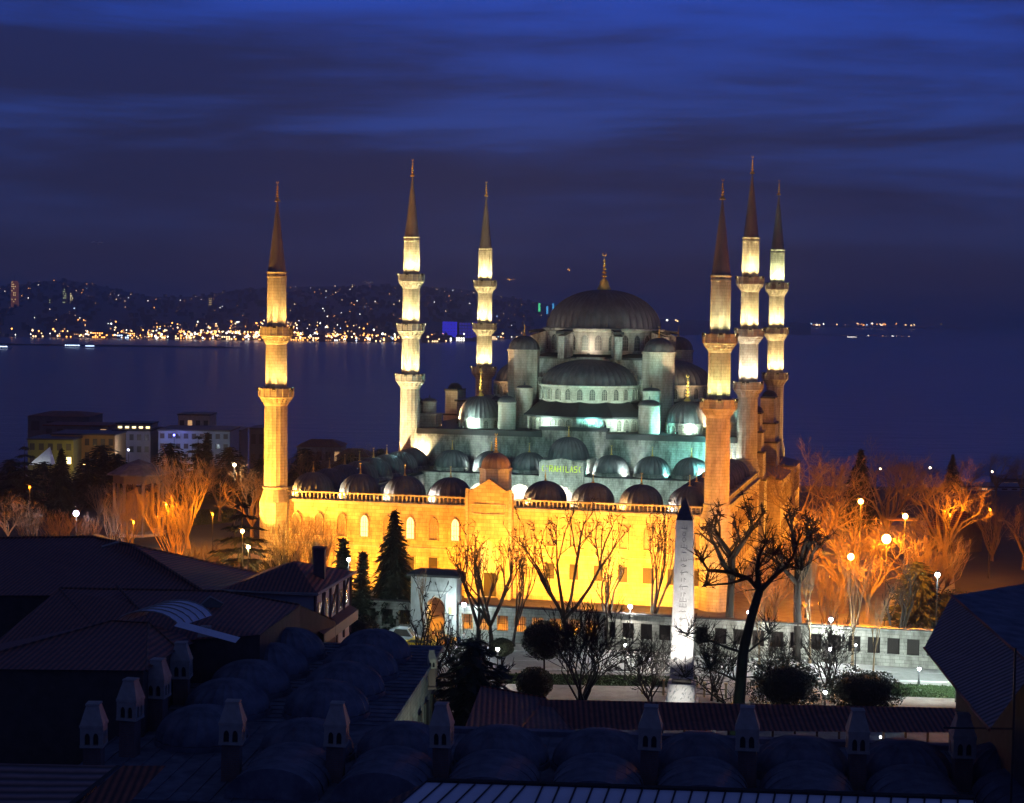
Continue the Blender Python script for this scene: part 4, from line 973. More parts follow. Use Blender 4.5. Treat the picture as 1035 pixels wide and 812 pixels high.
F1, F2 = at(72, 815, 80), at(100, 815, 80); G1, G2 = at(122, 774, 84.02), at(140, 774, 84.02)
m = MB(); m.quad(E_+Vector((0, 0, .03)), F1, G1, B_+Vector((0, 0, .03))); m.build('verge_board', IRON, ls)
K1, K2 = at(165, 775, 84), at(78, 815, 80)
m = MB(); m.quad(at(76, 816, 79.98), at(126, 816, 79.98), at(168, 774, 84), at(124, 774, 84)); m.build('dark_tile_strip', TILE_D, ls)
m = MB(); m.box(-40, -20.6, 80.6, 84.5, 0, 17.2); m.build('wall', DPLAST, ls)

# dark tiled roofs to the left
def roofquad(m, *pts): m.add(pts, [tuple(range(len(pts)))])
def downto(m, pts, z):      # wall curtain below an eaves line
    for a, b_ in zip(pts, pts[1:]): m.quad((a[0], a[1], z), (b_[0], b_[1], z), b_, a)
th_ = thing('tiled_wing', 'wide dark hipped tile roof filling the left edge in front of the park', 'building', (-45, 150, 0)); OFF[th_.name] = Vector((-45, 150, 0))
ra_, rb_ = at(-60, 545, 165), at(95, 543, 165); e0, e1, e2, e3 = at(-80, 602, 140), at(212, 602, 140), at(262, 580, 172), at(-60, 560, 190)
rb2 = at(132, 551, 158)
m = MB(); roofquad(m, e0, e1, rb2, rb_, ra_); roofquad(m, e1, e2, rb2); roofquad(m, rb_, rb2, e2, e3, ra_); m.build('tile_roof', TILE_D, th_)
m = MB(); m.tube([ra_, rb_, rb2, e1], .16, 5); m.tube([rb2, e2], .16, 5); m.build('ridge_tiles', TILE, th_)
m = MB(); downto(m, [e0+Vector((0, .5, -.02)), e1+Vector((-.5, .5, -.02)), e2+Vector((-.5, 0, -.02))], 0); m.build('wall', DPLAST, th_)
m = MB(); c = at(112, 551, 162); m.tube([at(103, 553, 150), at(120, 548, 150)], .12, 4); m.build('roof_light', PLASTER, th_)
tw = thing('tiled_range', 'long lower dark tiled range running toward the lit pavilion', 'building', (-30, 135, 0)); OFF[tw.name] = Vector((-30, 135, 0))
a1, a2 = at(60, 595, 140), at(225, 598, 140); b1, b2 = at(-20, 662, 122), at(262, 642, 122); a3 = at(303, 612, 138)
m = MB(); roofquad(m, b1, b2, a3, a2, a1); roofquad(m, a1, a2, a3, a3+Vector((2, 10, -3)), a1+Vector((0, 12, -3))); m.build('tile_roof', TILE_D, tw)
m = MB(); m.tube([a1, a2, a3], .13, 5); m.tube([a1, at(100, 640, 126)], .12, 5); m.tube([at(118, 592, 139), at(160, 636, 126)], .12, 5); m.build('ridge_tiles', TILE, tw)
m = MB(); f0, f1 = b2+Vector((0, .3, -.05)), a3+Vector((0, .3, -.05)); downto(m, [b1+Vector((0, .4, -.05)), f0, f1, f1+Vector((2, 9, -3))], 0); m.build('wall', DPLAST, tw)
p = at(215, 607, 133); m = MB(); m.tube([p+Vector((-1.6, -.6, -.9)), p+Vector((-.2, 0, .3)), p+Vector((.9, -.3, -.2))], .07, 4); sk = m.build('roof_window', PLASTER, tw)
m = MB(); m.add([p+Vector((-1.55, -.6, -.95)), p+Vector((-.2, 0, .22)), p+Vector((.85, -.3, -.25)), p+Vector((.2, -.9, -1))], [(0, 1, 2, 3)]); m.build('pane', PANE, sk)
fr2 = thing('front_tiled_wing', 'nearer dark hipped tile roof with a pale barrel skylight', 'building', (-35, 115, 0)); OFF[fr2.name] = Vector((-35, 115, 0))
c1, c2 = at(112, 628, 120), at(150, 630, 120); d0, d1, d2 = at(-60, 676, 106), at(148, 678, 106), at(180, 656, 116); d4 = at(-70, 665, 126)
m = MB(); roofquad(m, d0, d1, c2, c1); roofquad(m, d1, d2, c2); roofquad(m, d0, c1, d4); roofquad(m, c1, c2, d2, d2+Vector((0, 8, -1)), d4); m.build('tile_roof', TILE_D, fr2)
m = MB(); m.tube([d0, c1, c2, d2], .12, 5); m.tube([c2, d1], .1, 4); m.build('ridge_tiles', TILE, fr2)
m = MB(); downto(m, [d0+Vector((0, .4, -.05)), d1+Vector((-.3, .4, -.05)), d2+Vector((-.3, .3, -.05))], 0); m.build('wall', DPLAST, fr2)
bs = thing('barrel_skylight', 'curved pale polycarbonate barrel skylight over the dark tile roofs', 'skylight', at(150, 628, 121).to_tuple()); OFF[bs.name] = Vector((bs.location))
p0 = Vector(bs.location)
m = MB(); n = 10
for i in range(n):
    def PP(i, k):
        t = i/n; a = PI*(.12+.76*t); return p0+Vector((-2.6*math.cos(a)-.2+k*1.6, k*4.2, 1.7*math.sin(a)-1.0+k*.1))
    m.quad(PP(i, 0), PP(i+1, 0), PP(i+1, 1), PP(i, 1))
m.build('curved_panel', GLASSROOF, bs, smooth=50)
m = MB()
for k in range(6): m.tube([p0+Vector((-2.6*math.cos(PI*(.12+.76*i/n))-.2+k/5*1.6, k/5*4.2, 1.7*math.sin(PI*(.12+.76*i/n))-.96+k*.02)) for i in range(n+1)], .05, 4)
m.build('ribs', PLASTER, bs)
m = MB(); q0, q1 = at(176, 633, 120), at(238, 650, 118); m.quad(q0, q1, q1+Vector((.2, .9, .22)), q0+Vector((.2, .9, .22))); m.build('flat_panel', GLASSROOF, bs)

# lit two storey pavilion behind the domes
pv = thing('pavilion', 'two storey timber pavilion with a wide dark hipped roof and a pale lit side', 'building', (-23, 150, 0)); OFF[pv.name] = Vector((-23, 150, 0))
ap = at(298, 567, 152); k0, k1, k2 = at(222, 597, 146), at(321, 601, 142), at(360, 578, 160); k3 = k0+(k2-k1)
m = MB(); roofquad(m, k0, k1, ap); roofquad(m, k1, k2, ap); roofquad(m, k2, k3, ap); roofquad(m, k3, k0, ap); m.build('tile_roof', TILE_D, pv)
m = MB(); m.tube([k0, k1, k2], .14, 4); m.build('eaves', PLASTER, pv)
ins_ = lambda a, b_, t: a.lerp(b_, t)
cen = (k0+k1+k2+k3)/4
w0, w1, w2, w3 = [k.lerp(cen, .10)+Vector((0, 0, -.15)) for k in (k0, k1, k2, k3)]
m = MB(); downto(m, [w0, w1, w2, w3, w0], 0); m.build('wall', noisy('cream_plaster', (.42, .40, .34), (.55, .52, .45), .8, .85), pv)
for t in (.0, .2, .4, .6, .8, 1.0):
    a = w1.lerp(w2, t)+Vector((.06, -.06, 0)); m = MB(); m.tube([a+Vector((0, 0, -5.5)), a], .13, 4); m.build('post', WOOD, pv)
for t in (.1, .4, .7): a = w1.lerp(w2, t)+Vector((.1, -.1, -2.4)); b_ = k1.lerp(k2, t+.08)+Vector((0, 0, -.2)); m = MB(); m.tube([a, b_], .09, 4); m.build('brace', WOOD, pv)
for t in (.08, .28, .48, .68, .86):
    a, b_ = w1.lerp(w2, t)+Vector((.05, -.05, 0)), w1.lerp(w2, t+.08)+Vector((.05, -.05, 0)); m = MB(); m.quad(a+Vector((0, 0, -2.6)), b_+Vector((0, 0, -2.6)), b_+Vector((0, 0, -.9)), a+Vector((0, 0, -.9))); m.build('window', PANE, pv)
m = MB(); a, b_ = w1+Vector((.9, -.9, -3.2)), w2+Vector((.9, -.9, -3.2)); m.quad(a, b_, b_+Vector((-.9, .9, .3)), a+Vector((-.9, .9, .3))); m.quad(a+Vector((0, 0, -.9)), b_+Vector((0, 0, -.9)), b_, a); m.build('balcony', WOOD, pv)
m = MB(); c = at(323, 562, 150); m.box(c.x-.5, c.x+.5, c.y-.5, c.y+.5, c.z-3, c.z+.6); m.box(c.x-.62, c.x+.62, c.y-.62, c.y+.62, c.z+.6, c.z+.8); m.build('chimney_stack', BRICK, pv)

# tiled gallery roof on posts along the terrace, and a small tiled hip beside it
gc = thing('terrace_gallery', 'long dark tiled gallery roof on posts between the palace and the square', 'gallery', (15, 124, 0)); OFF[gc.name] = Vector((15, 124, 0))
t0, t1 = at(545, 707, 126), at(975, 716, 126); u0, u1 = at(535, 737, 121.5), at(985, 741, 121.5)
m = MB(); roofquad(m, u0, u1, t1, t0); roofquad(m, t0, t1, t1+Vector((0, 3, -1.2)), t0+Vector((0, 3, -1.2))); m.build('tile_roof', TILE_D, gc)
m = MB()
for i in range(21):
    p = u0.lerp(u1, i/20)+Vector((0, .6, 0)); m.tube([(p.x, p.y, 7.5), (p.x, p.y, p.z+.1)], .09, 5)
m.build('posts', WOOD, gc)
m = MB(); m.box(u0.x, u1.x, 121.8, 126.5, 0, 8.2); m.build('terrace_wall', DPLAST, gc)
hr = thing('tiled_lodge', 'small brown tiled hip roof beside the dark conifer', 'building', (0, 120, 0)); OFF[hr.name] = Vector((0, 120, 0))
h0, h1, h2, h3 = at(486, 694, 128), at(552, 706, 128), at(583, 743, 116), at(520, 744, 114); h4 = at(470, 735, 116)
m = MB(); roofquad(m, h4, h3, h1, h0); roofquad(m, h3, h2, h1); m.build('tile_roof', TILE, hr)
m = MB(); m.tube([h0, h1, h3], .1, 4); m.tube([h1, h2], .1, 4); m.build('ridge_tiles', TILE_D, hr)
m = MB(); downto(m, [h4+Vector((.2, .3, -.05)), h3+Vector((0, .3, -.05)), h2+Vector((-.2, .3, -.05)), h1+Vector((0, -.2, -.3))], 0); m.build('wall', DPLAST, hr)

# steep ribbed roof at the right edge
rr_ = thing('ribbed_roof_house', 'large steep roofed house with grey ribbed roofing at the right edge', 'building', (28, 98, 0)); OFF[rr_.name] = Vector((28, 98, 0))
P1, P2 = at(962, 602, 110), at(1046, 676, 88); E1, E2 = at(934, 655, 102), at(1000, 738, 81.5); Q1, Q2 = at(1075, 584, 126), P2+Vector((14, 0, -2))
m = MB(); roofquad(m, E1, E2, P2, P1); m.build('ribbed_slope', TILE_G, rr_)
m = MB(); roofquad(m, P1, P2, Q2, Q1); m.build('lead_slope', LEAD_B, rr_)
m = MB(); downto(m, [P1+Vector((.4, -.2, -.4)), P2+Vector((.4, .3, -.4)), Q2+Vector((-.5, .3, -.3))], 0); m.build('wall', DPLAST, rr_)
m = MB(); m.tube([P1, P2], .1, 4); m.tube([E1, E2], .09, 4); m.build('verge', TILE_D, rr_)
mp_ = thing('metal_pole', 'thin grey metal pole before the steep ribbed roof', 'pole', (at(1024, 738, 82).x, 82, 0)); OFF[mp_.name] = Vector(mp_.location)
p = Vector(mp_.location); m = MB(); m.tube([(p.x, p.y, 0), (p.x, p.y, at(1024, 655, 82).z)], .06, 6); m.build('shaft', IRON, mp_); m = MB(); m.tube([(p.x-3.4, p.y, at(970, 736, 82).z), (p.x, p.y, at(970, 736, 82).z)], .05, 5); m.build('rail', IRON, mp_)

def mast(px, Y, z, aim, power, color, label, cone=125):  # unseen masts added to brighten the square and the low wall
    p = at(px, 700, Y); o = thing('added_flood_mast', label, 'lamp', (p.x, Y, 0)); OFF[o.name] = Vector((p.x, Y, 0))
    m = MB(); m.lathe([(.14, 0), (.07, z)], 8, p.x, Y); m.box(p.x-.4, p.x+.4, Y-.12, Y+.12, z, z+.25); m.build('pole', IRON, o)
    a = Vector(aim); lamp('SPOT', o, (p.x, Y+.35, z+.1), a, power, color, .35, cone, .9)
SQ = LP['square']
mast(1030, 176, 9, (40, 196, -2), SQ*22, (.84, 1, .92), 'unseen lamp mast added behind the steep ribbed roof to light the square', 75)
mast(325, 186, 8, (-6, 208, 1), SQ*1.3, (.74, 1, .90), 'unseen lamp mast added behind the pavilion to light the left of the square', 80)

p = at(738, 745, 137); wflood((p.x-1.5, 134, 0), (at(748, 690, 140).x, 140, 9), 900, (.45, 1, .75), 'greenish floodlight at the foot of the big pollarded plane', 70)
for px, Y, tx_, ty, pw_, lab in ((812, 240, 823, 262, 1.9, 'orange floodlight under the broad fan crowned tree'), (850, 250, 870, 275, 1.0, 'added orange fill light among the park trees left of the brightest lamp'), (930, 250, 950, 270, .8, 'added orange fill light under the tall dense tree at right'), (180, 262, 188, 290, .7, 'added orange fill light under the tallest vase shaped tree at left'), (125, 258, 128, 285, .7, 'added orange fill light under the dense vase shaped tree at left')):  # besides the fan tree's flood, unseen orange fill added under the park trees
    a = at(px, 560, Y); b_ = at(tx_, 500, ty); wflood((a.x, a.y, 0), (b_.x, b_.y, 9), LP['park']*pw_, (1, .25, .008), lab, 110, None, .9)

wflood((-3.0, 120, 1), (-7, 121, 11), 5000, (.75, 1, .82), 'greenish floodlight in the yard below the domed palace wing', 120)

wflood((17.4, 172.5, 0), (18.4, 178.6, 1.4), 900, (1, .97, .9), 'small floodlight added to brighten the carved pedestal of the obelisk', 40)  # extra flood added where the main pair leaves the pedestal dim

p = gr(975, 712); tt = thing('truss_tower', 'open lattice truss tower standing beside the steep ribbed roof', 'tower', (p.x, p.y, 0))
m = MB()
for x, y in ((-.8, -.8), (.8, -.8), (.8, .8), (-.8, .8)): m.tube([(x, y, 0), (x, y, 7.5)], .06, 4)
for k in range(6):
    z0, z1 = k*1.25, (k+1)*1.25
    for (x0, y0), (x1, y1) in (((-.8, -.8), (.8, -.8)), ((.8, -.8), (.8, .8)), ((.8, .8), (-.8, .8)), ((-.8, .8), (-.8, -.8))): m.tube([(x0, y0, z0), (x1, y1, z1)], .035, 4); m.tube([(x0, y0, z1), (x1, y1, z1)], .035, 4)
m.build('lattice', IRON, tt)

WIN_D = glow('lit_dim_window', (1, .62, .28), .45)
# ================================================================= TREES
def branchy(seed, h, r0, fork, n1, spread, levels, kids=3, up=.25, shrink=.66, twig=.022, lean=(0, 0), knob=0, wig=.16, l1=.5, multi=1, n0=7):
    rg = random.Random(seed); T, Cn = MB(), MB()
    def rv(s): return Vector((rg.uniform(-s, s), rg.uniform(-s, s), rg.uniform(-s, s)))
    def branch(p, d, L_, r, lev):
        k = 3 if lev < 3 else 2; pts, rad = [p], [r]
        re_ = r*.62 if lev < levels else twig*.5
        for i in range(k):
            d = (d+rv(wig)+Vector((0, 0, up*.35))).normalized(); p = p+d*(L_/k); pts.append(p); rad.append(max(twig*.5, r+(re_-r)*(i+1)/k))
        Cn.tube(pts, rad, 6 if lev == 1 else (4 if lev < 4 else 3))
        if knob and lev >= 2:
            for i in range(knob):
                dd = (rv(1)+Vector((0, 0, .5))).normalized(); Cn.tube([p, p+dd*rg.uniform(.25, .7)], [max(.05, re_*.8), .02], 3)
        if lev >= levels: return
        for i in range(kids):
            t = rg.uniform(.45, 1) if i else 1.0
            q = pts[min(k, max(1, round(t*k)))]
            a = rg.uniform(0, 2*PI); e1 = d.orthogonal().normalized(); e2 = d.cross(e1)
            s_ = spread*rg.uniform(.5, 1.15)
            nd = (d*math.cos(s_)+(e1*math.cos(a)+e2*math.sin(a))*math.sin(s_)+Vector((0, 0, up))).normalized()
            branch(q, nd, L_*shrink*rg.uniform(.75, 1.15), max(twig*.6, re_*rg.uniform(.62, .95)), lev+1)
    for mlt in range(multi):
        b0 = Vector((0, 0, 0)) if multi == 1 else Vector((rg.uniform(-.5, .5), rg.uniform(-.5, .5), 0))
        pts, rad = [b0+Vector((0, 0, -.2))], [r0*1.35]; d = Vector((lean[0], lean[1], 1)).normalized(); p = b0
        if multi > 1: d = (d+Vector((rg.uniform(-.22, .22), rg.uniform(-.22, .22), 0))).normalized()
        for i in range(5):
            d = (d+rv(.05)).normalized(); p = p+d*(fork*h/5); pts.append(p); rad.append(r0*(1-.07*(i+1)))
        T.tube(pts, rad, n0)
        rest_ = h*(1-fork)
        for i in range(n1):
            a = 2*PI*i/n1+rg.uniform(-.5, .5); s_ = spread*rg.uniform(.6, 1.1)
            nd = (d*math.cos(s_)+Vector((math.cos(a), math.sin(a), 0))*math.sin(s_)+Vector((0, 0, up*.6))).normalized()
            branch(pts[-1-(i % 2 if fork > .3 else 0)], nd, rest_*l1*rg.uniform(.85, 1.15), r0*.58, 1)
    return T, Cn
TREES = {}
def tree_proto(key, **kw):
    bark = kw.pop('bark', BARK); T, Cn = branchy(**kw)
    TREES[key] = (T.mesh('trunk', [bark], 60), Cn.mesh('crown', [bark], 60), sorted(p[2] for p in Cn.v)[int(len(Cn.v)*.992)])
tree_proto('plane_a', seed=1, h=17, r0=.42, fork=.22, n1=5, spread=.66, levels=4, kids=3, up=.26, l1=.52, shrink=.58, knob=2, wig=.16, twig=.038)
tree_proto('plane_b', seed=5, h=14, r0=.36, fork=.18, n1=4, spread=.70, levels=4, kids=3, up=.26, l1=.56, shrink=.58, knob=1, wig=.17, twig=.036)
tree_proto('plane_c', seed=9, h=17, r0=.38, fork=.22, n1=5, spread=.34, levels=4, kids=3, up=.45, l1=.62, shrink=.6, knob=2, wig=.12, twig=.04)
tree_proto('pollard', seed=14, h=14, r0=.40, fork=.55, n1=5, spread=.95, levels=3, kids=3, up=.30, l1=.42, shrink=.55, knob=7, wig=.16, twig=.05)
tree_proto('slim', seed=17, h=12, r0=.16, fork=.30, n1=3, spread=.38, levels=5, kids=3, up=.30, l1=.42, shrink=.64, wig=.15, bark=BARK_L)
tree_proto('vase_a', seed=21, h=13, r0=.2, fork=.09, n1=5, spread=.52, levels=5, kids=3, up=.24, l1=.46, shrink=.64, twig=.026, wig=.13, multi=3, bark=BARK_L)
tree_proto('vase_b', seed=22, h=14, r0=.22, fork=.14, n1=5, spread=.56, levels=5, kids=3, up=.22, l1=.46, shrink=.64, twig=.026, wig=.15, multi=3, bark=BARK_L)
tree_proto('fan', seed=31, h=17, r0=.50, fork=.22, n1=6, spread=.78, levels=6, kids=3, up=.13, l1=.40, shrink=.68, twig=.035, wig=.14, bark=BARK_L)
tree_proto('round', seed=33, h=15, r0=.38, fork=.20, n1=6, spread=.80, levels=6, kids=3, up=.08, l1=.38, shrink=.68, twig=.03, wig=.2, bark=BARK_L)
tree_proto('shrubby', seed=41, h=5, r0=.09, fork=.15, n1=4, spread=.6, levels=5, kids=3, up=.12, l1=.38, shrink=.7, twig=.025, wig=.2, multi=3)
NB = {}
def bare(key, px, py, Y, htop, label, cat='tree', group=None, rz=None, base=None):
    # stands with its foot under photograph column px at distance Y; htop is the photograph row of its top
    p = base or at(px, py, Y); gz = landz(p.x, p.y)
    top = at(px, htop, Y).z
    T, Cn, h = TREES[key]; sc = (top-gz)/h
    o = thing('bare_tree', label, cat, (p.x, p.y, gz), rz if rz is not None else random.Random(int(px*7+Y)).uniform(0, 6.28), group)
    OFF[o.name] = Vector((0, 0, 0)); o.scale = (sc, sc, sc)
    link('trunk', T, o); link('crown', Cn, o)
    return o
def leafblob(seed, n, fn, size=.28):
    rg = random.Random(seed); m = MB()
    for i in range(n):
        p, nrm = fn(rg); a = Vector((rg.gauss(0, 1), rg.gauss(0, 1), rg.gauss(0, 1))).normalized(); d = (nrm+a*.8).normalized(); e1 = d.orthogonal().normalized(); e2 = d.cross(e1); t = rg.uniform(0, PI)
        u, v = (e1*math.cos(t)+e2*math.sin(t))*size*rg.uniform(.6, 1.3), (e2*math.cos(t)-e1*math.sin(t))*size*.55
        m.add([p-u, p+v*.8, p+u, p-v*.8], [(0, 1, 2, 3)])
    return m
def conifer_proto(seed, h, rbase, tiers, droop, dens, fill=.9):
    rg = random.Random(seed); Cn = MB(); T = MB(); T.tube([(0, 0, -.2), (0, 0, h*.5), (0, 0, h*.98)], [.022*h, .014*h, .01], 6)
    for k in range(tiers):
        t = (k+.3)/tiers; z = h*(.10+.88*t); r = rbase*(1-t)**fill+.12
        nb = max(5, int(dens*(1-t)+5))
        for j in range(nb):
            a = 2*PI*j/nb+rg.uniform(-.3, .3); L_ = r*rg.uniform(.7, 1.12); ca, sa = math.cos(a), math.sin(a)
            for q in range(int(6+L_*5)):
                f = (q+rg.random())/(6+L_*5); x = L_*f; zz = z-droop*L_*f*f+rg.uniform(-.12, .12)*h*.05
                w = .16+.34*(1-f)*L_*.4; side = rg.uniform(-w, w)
                p = Vector((ca*x-sa*side, sa*x+ca*side, zz)); s_ = rg.uniform(.14, .30)*(h/14)**.5*1.9
                d = Vector((ca, sa, rg.uniform(-.7, .1)-droop*f)).normalized(); e = d.cross(Vector((0, 0, 1))).normalized()
                e = (e+Vector((0, 0, rg.uniform(-.8, .8)))).normalized()
                Cn.add([p-d*s_-e*s_*.3, p-e*s_*.1+d*s_*1.2, p+d*s_*.2+e*s_*.5], [(0, 1, 2)])
    return T.mesh('trunk', [BARK], 60), Cn.mesh('crown', [NEEDLE]), h
CON = {'spruce': conifer_proto(3, 14, 3.5, 34, .30, 26, .75), 'cypress': conifer_proto(5, 10, 1.3, 30, -.3, 9, .55), 'cedar': conifer_proto(8, 11, 6.0, 9, .12, 18, .9), 'dense': conifer_proto(11, 9, 3.6, 24, .15, 16, .5)}
def conifer(key, px, Y, htop, label, name='conifer', base=None, rz=0, wid=1):
    p = base or at(px, 500, Y); gz = landz(p.x, p.y); T, Cn, h = CON[key]; sc = (at(px, htop, Y).z-gz)/h
    o = thing(name, label, 'tree', (p.x, p.y, gz), rz); o.scale = (sc*wid, sc*wid, sc); link('trunk', T, o); link('crown', Cn, o); return o
def ball_fn(rx, ry, rz_, cz, bump=.12, seed=0):
    def fn(rg):
        v = Vector((rg.gauss(0, 1), rg.gauss(0, 1), rg.gauss(0, 1))).normalized(); k = (1+bump*noise.noise(v*2.3+Vector((seed, 0, 0))))*(rg.random()**.12)
        return Vector((v.x*rx*k, v.y*ry*k, cz+v.z*rz_*k)), v
    return fn
def topiary(px, py, Y, rx, rz_, zc, label, stem=True, name='topiary_tree', cat='tree', seed=0, bump=.08, n=4200):
    p = at(px, py, Y); o = thing(name, label, cat, (p.x, p.y, 0))
    lb = leafblob(seed+5, n, ball_fn(rx, rx, rz_, zc, bump, seed), .14)
    lb.lathe([(.01, zc-rz_*.74)]+[(rx*.74*math.sin(PI*k/8), zc-rz_*.74*math.cos(PI*k/8)) for k in range(1, 8)]+[(.01, zc+rz_*.74)], 14)
    lb.build('crown', LEAF, o)
    m = MB(); m.tube([(0, 0, -.1), (.04, 0, zc*.5), (0, 0, zc)], [.14, .11, .09], 6); m.tube([(0, 0, zc*.7), (rx*.5, 0, zc+rz_*.2)], [.07, .03], 5); m.build('trunk', BARK, o); return o

# row of bare planes between the square and the precinct wall
B = bare
B('plane_b', 484, 652, 208, 528, 'bare tree right of the marble gate, its limbs sweeping left across the facade', rz=2.5)
B('plane_a', 497, 655, 206, 536, 'bare pale trunked tree before the courtyard gate block, second right of the marble gate', rz=.4)
B('plane_c', 519, 645, 209, 548, 'bare plane with a thick pale trunk leaning right, third right of the marble gate', rz=1.3)
B('plane_a', 573, 655, 207, 503, 'tallest bare pollarded plane before the bright half of the facade, left of the forked trees', rz=1.0)
B('plane_b', 614, 652, 208, 545, 'bare V shaped tree left of the white street lamp, against the brightest wall', rz=.2)
B('plane_c', 655, 652, 208, 508, 'bare upright tree with parallel vertical limbs just left of the obelisk', rz=.8)
B('pollard', 738, 640, 206, 500, 'dark pollarded tree with whorled branches standing against the reddish minaret foot', rz=.3)
B('pollard', 806, 632, 203, 508, 'dark single stemmed tree with a knobbly head before the right side wall', rz=2.2)
B('slim', 819, 648, 201, 560, 'slim pale bare tree right of the knobbly headed tree, by the low wall', rz=.2)
B('slim', 768, 650, 200, 585, 'slim pale bare tree directly behind the big dark plane trunk')
B('slim', 862, 655, 200, 560, 'slim bare tree in the paving before the dark panels of the low wall')
B('slim', 882, 690, 192, 600, 'thin bare sapling between lawn and wall, left of the right lawn')
B('plane_b', 905, 658, 201, 560, 'bare tree by the right end of the low wall, before the dark evergreen')
B('plane_b', 435, 700, 150, 590, 'low spreading bare tree in front of the yellow taxi', rz=.5)
B('shrubby', 470, 700, 158, 640, 'tangle of bare twiggy shrub between the taxi and the dark conifer', 'shrub')
B('shrubby', 402, 690, 150, 655, 'bare twiggy shrub climbing by the greenish terrace wall', 'shrub')
B('slim', 428, 660, 208, 575, 'thin dark bare tree left of the marble gate', rz=.6)
B('shrubby', 590, 690, 172, 610, 'bare twiggy shrub right of the round topiary', 'shrub')
B('shrubby', 655, 702, 176, 640, 'low bare shrub at the left foot of the obelisk', 'shrub', rz=1)
B('shrubby', 783, 690, 186, 640, 'bare shrub behind the left clipped bush', 'shrub')
B('shrubby', 838, 690, 182, 628, 'bare shrub between the two clipped bushes', 'shrub')
B('shrubby', 722, 702, 180, 645, 'bare shrub between the obelisk and the big plane', 'shrub', rz=2)
# the great dark plane in front of it all
def great_plane():
    p = at(744, 750, 140); o = thing('bare_tree', 'massive dark pollarded plane with lopped stubs, right of the obelisk', 'tree', (p.x, p.y, 0))
    P_ = lambda px, py, dy=0: (lambda v: v-Vector((p.x, p.y, 0)))(at(px, py, 140+dy))
    m = MB(); m.tube([P_(741, 790), P_(743, 745), P_(748, 700), P_(751, 660), P_(760, 622), P_(768, 596)], [.80, .58, .48, .43, .38, .33], 12); m.build('trunk', BARK, o, smooth=70)
    m = MB(); rg = random.Random(8)
    L_ = [([(768, 598), (757, 585), (735, 578), (716, 577), (709, 566)], .42, 1), ([(757, 584), (738, 590), (712, 592)], .24, .5), ([(768, 597), (765, 575), (768, 560), (774, 549)], .40, 0), ([(770, 596), (781, 584), (792, 575), (801, 563), (806, 550)], .38, -1), ([(792, 575), (800, 573), (810, 576)], .2, -2), ([(765, 575), (776, 568), (783, 560)], .2, 1),
          ([(751, 660), (735, 655), (718, 648), (706, 650)], .22, -1), ([(749, 690), (732, 682), (716, 676)], .2, -1), ([(718, 648), (704, 640), (694, 642)], .13, -1), ([(752, 662), (770, 648), (778, 640)], .18, 2), ([(745, 720), (725, 706), (706, 690), (690, 684)], .14, 0)]
    for pts, r, dy in L_:
        q = [Vector(P_(x, y, dy*i/3)) for i, (x, y) in enumerate(pts)]; r *= .58; m.tube(q, [r*(1-.6*i/(len(q)-1)) for i in range(len(q))], 8)
        for i in range(1, len(q)):
            last = i == len(q)-1
            if last:
                for w in range(6):              # swollen pollard knob
                    d = Vector((rg.gauss(0, 1), rg.gauss(0, 1), rg.gauss(.3, .8))).normalized(); m.tube([q[i]-d*.1, q[i]+d*rg.uniform(.25, .5)*(r/.4+.3)], [r*.6, r*.25], 6)
            for t in range(16 if last else 8):
                d = Vector((rg.gauss(0, 1), rg.gauss(0, 1), rg.gauss(.75, .6))).normalized(); ln = rg.uniform(.5, 1.9); e = q[i]+d*ln; o2 = Vector((rg.gauss(0, .12), rg.gauss(0, .12), .12))
                st = q[i].lerp(q[i-1], rg.random()*.9 if not last else rg.random()*.2); e = st+d*ln
                m.tube([st, st+d*ln*.5+o2, e+o2], [r*.12+.025, .035, .015], 4)
                for w in range(4): d2 = (d+Vector((rg.gauss(0, .5), rg.gauss(0, .5), rg.gauss(.3, .5)))).normalized(); b0 = st.lerp(e+o2, rg.uniform(.5, 1)); m.tube([b0, b0+d2*rg.uniform(.4, 1.1)], [.028, .012], 3)
    m.build('crown', BARK, o, smooth=70)
great_plane()
# evergreens
conifer('spruce', 399, 218, 513, 'tall dark pointed conifer in front of the courtyard wall left of the marble gate', wid=.95)
conifer('cypress', 347, 214, 542, 'narrow dark cypress left of the tall pointed conifer, behind the pavilion roof', 'cypress_tree')
conifer('cypress', 367, 214, 556, 'short dark cypress between the narrow cypress and the tall conifer', 'cypress_tree')
conifer('cedar', 245, 232, 500, 'layered dark cedar in front of the yellow minaret foot, left', 'cedar_tree')
conifer('dense', 480, 136, 640, 'dark bushy evergreen rising behind the palace domes, left of the brown lodge roof')
conifer('cypress', 209, 395, 436, 'slim dark cypress before the pale blue hotel block', 'cypress_tree')
conifer('cypress', 200, 395, 447, 'smaller dark cypress beside the slim one at the pale blue block', 'cypress_tree')
conifer('spruce', 869, 330, 452, 'dark pointed conifer behind the orange lit trees at right')
conifer('spruce', 962, 470, 458, 'distant dark conifer above the right hand park')
conifer('dense', 930, 226, 566, 'dark bushy evergreen behind the right end of the low wall', wid=1.25)
conifer('spruce', 62, 330, 452, 'dark conifer in front of the greenish yellow house')
conifer('cedar', 25, 330, 446, 'dark layered cedar at the left edge before the town', 'cedar_tree')
conifer('cedar', 200, 372, 436, 'dark spreading cedar behind the domed kiosk', 'cedar_tree')
conifer('dense', 104, 360, 448, 'dark rounded evergreen beside the orange house', wid=1.6)
topiary(362, 640, 182, 2.7, 2.5, 6.0, 'dark rounded evergreen beside the lit pavilion', seed=1)
topiary(507, 655, 190, 1.4, 1.0, 3.6, 'small mushroom clipped tree left of a street lamp', seed=2)
topiary(550, 655, 182, 2.4, 2.1, 6.0, 'large ball clipped evergreen above the lawn', seed=3, n=6000)
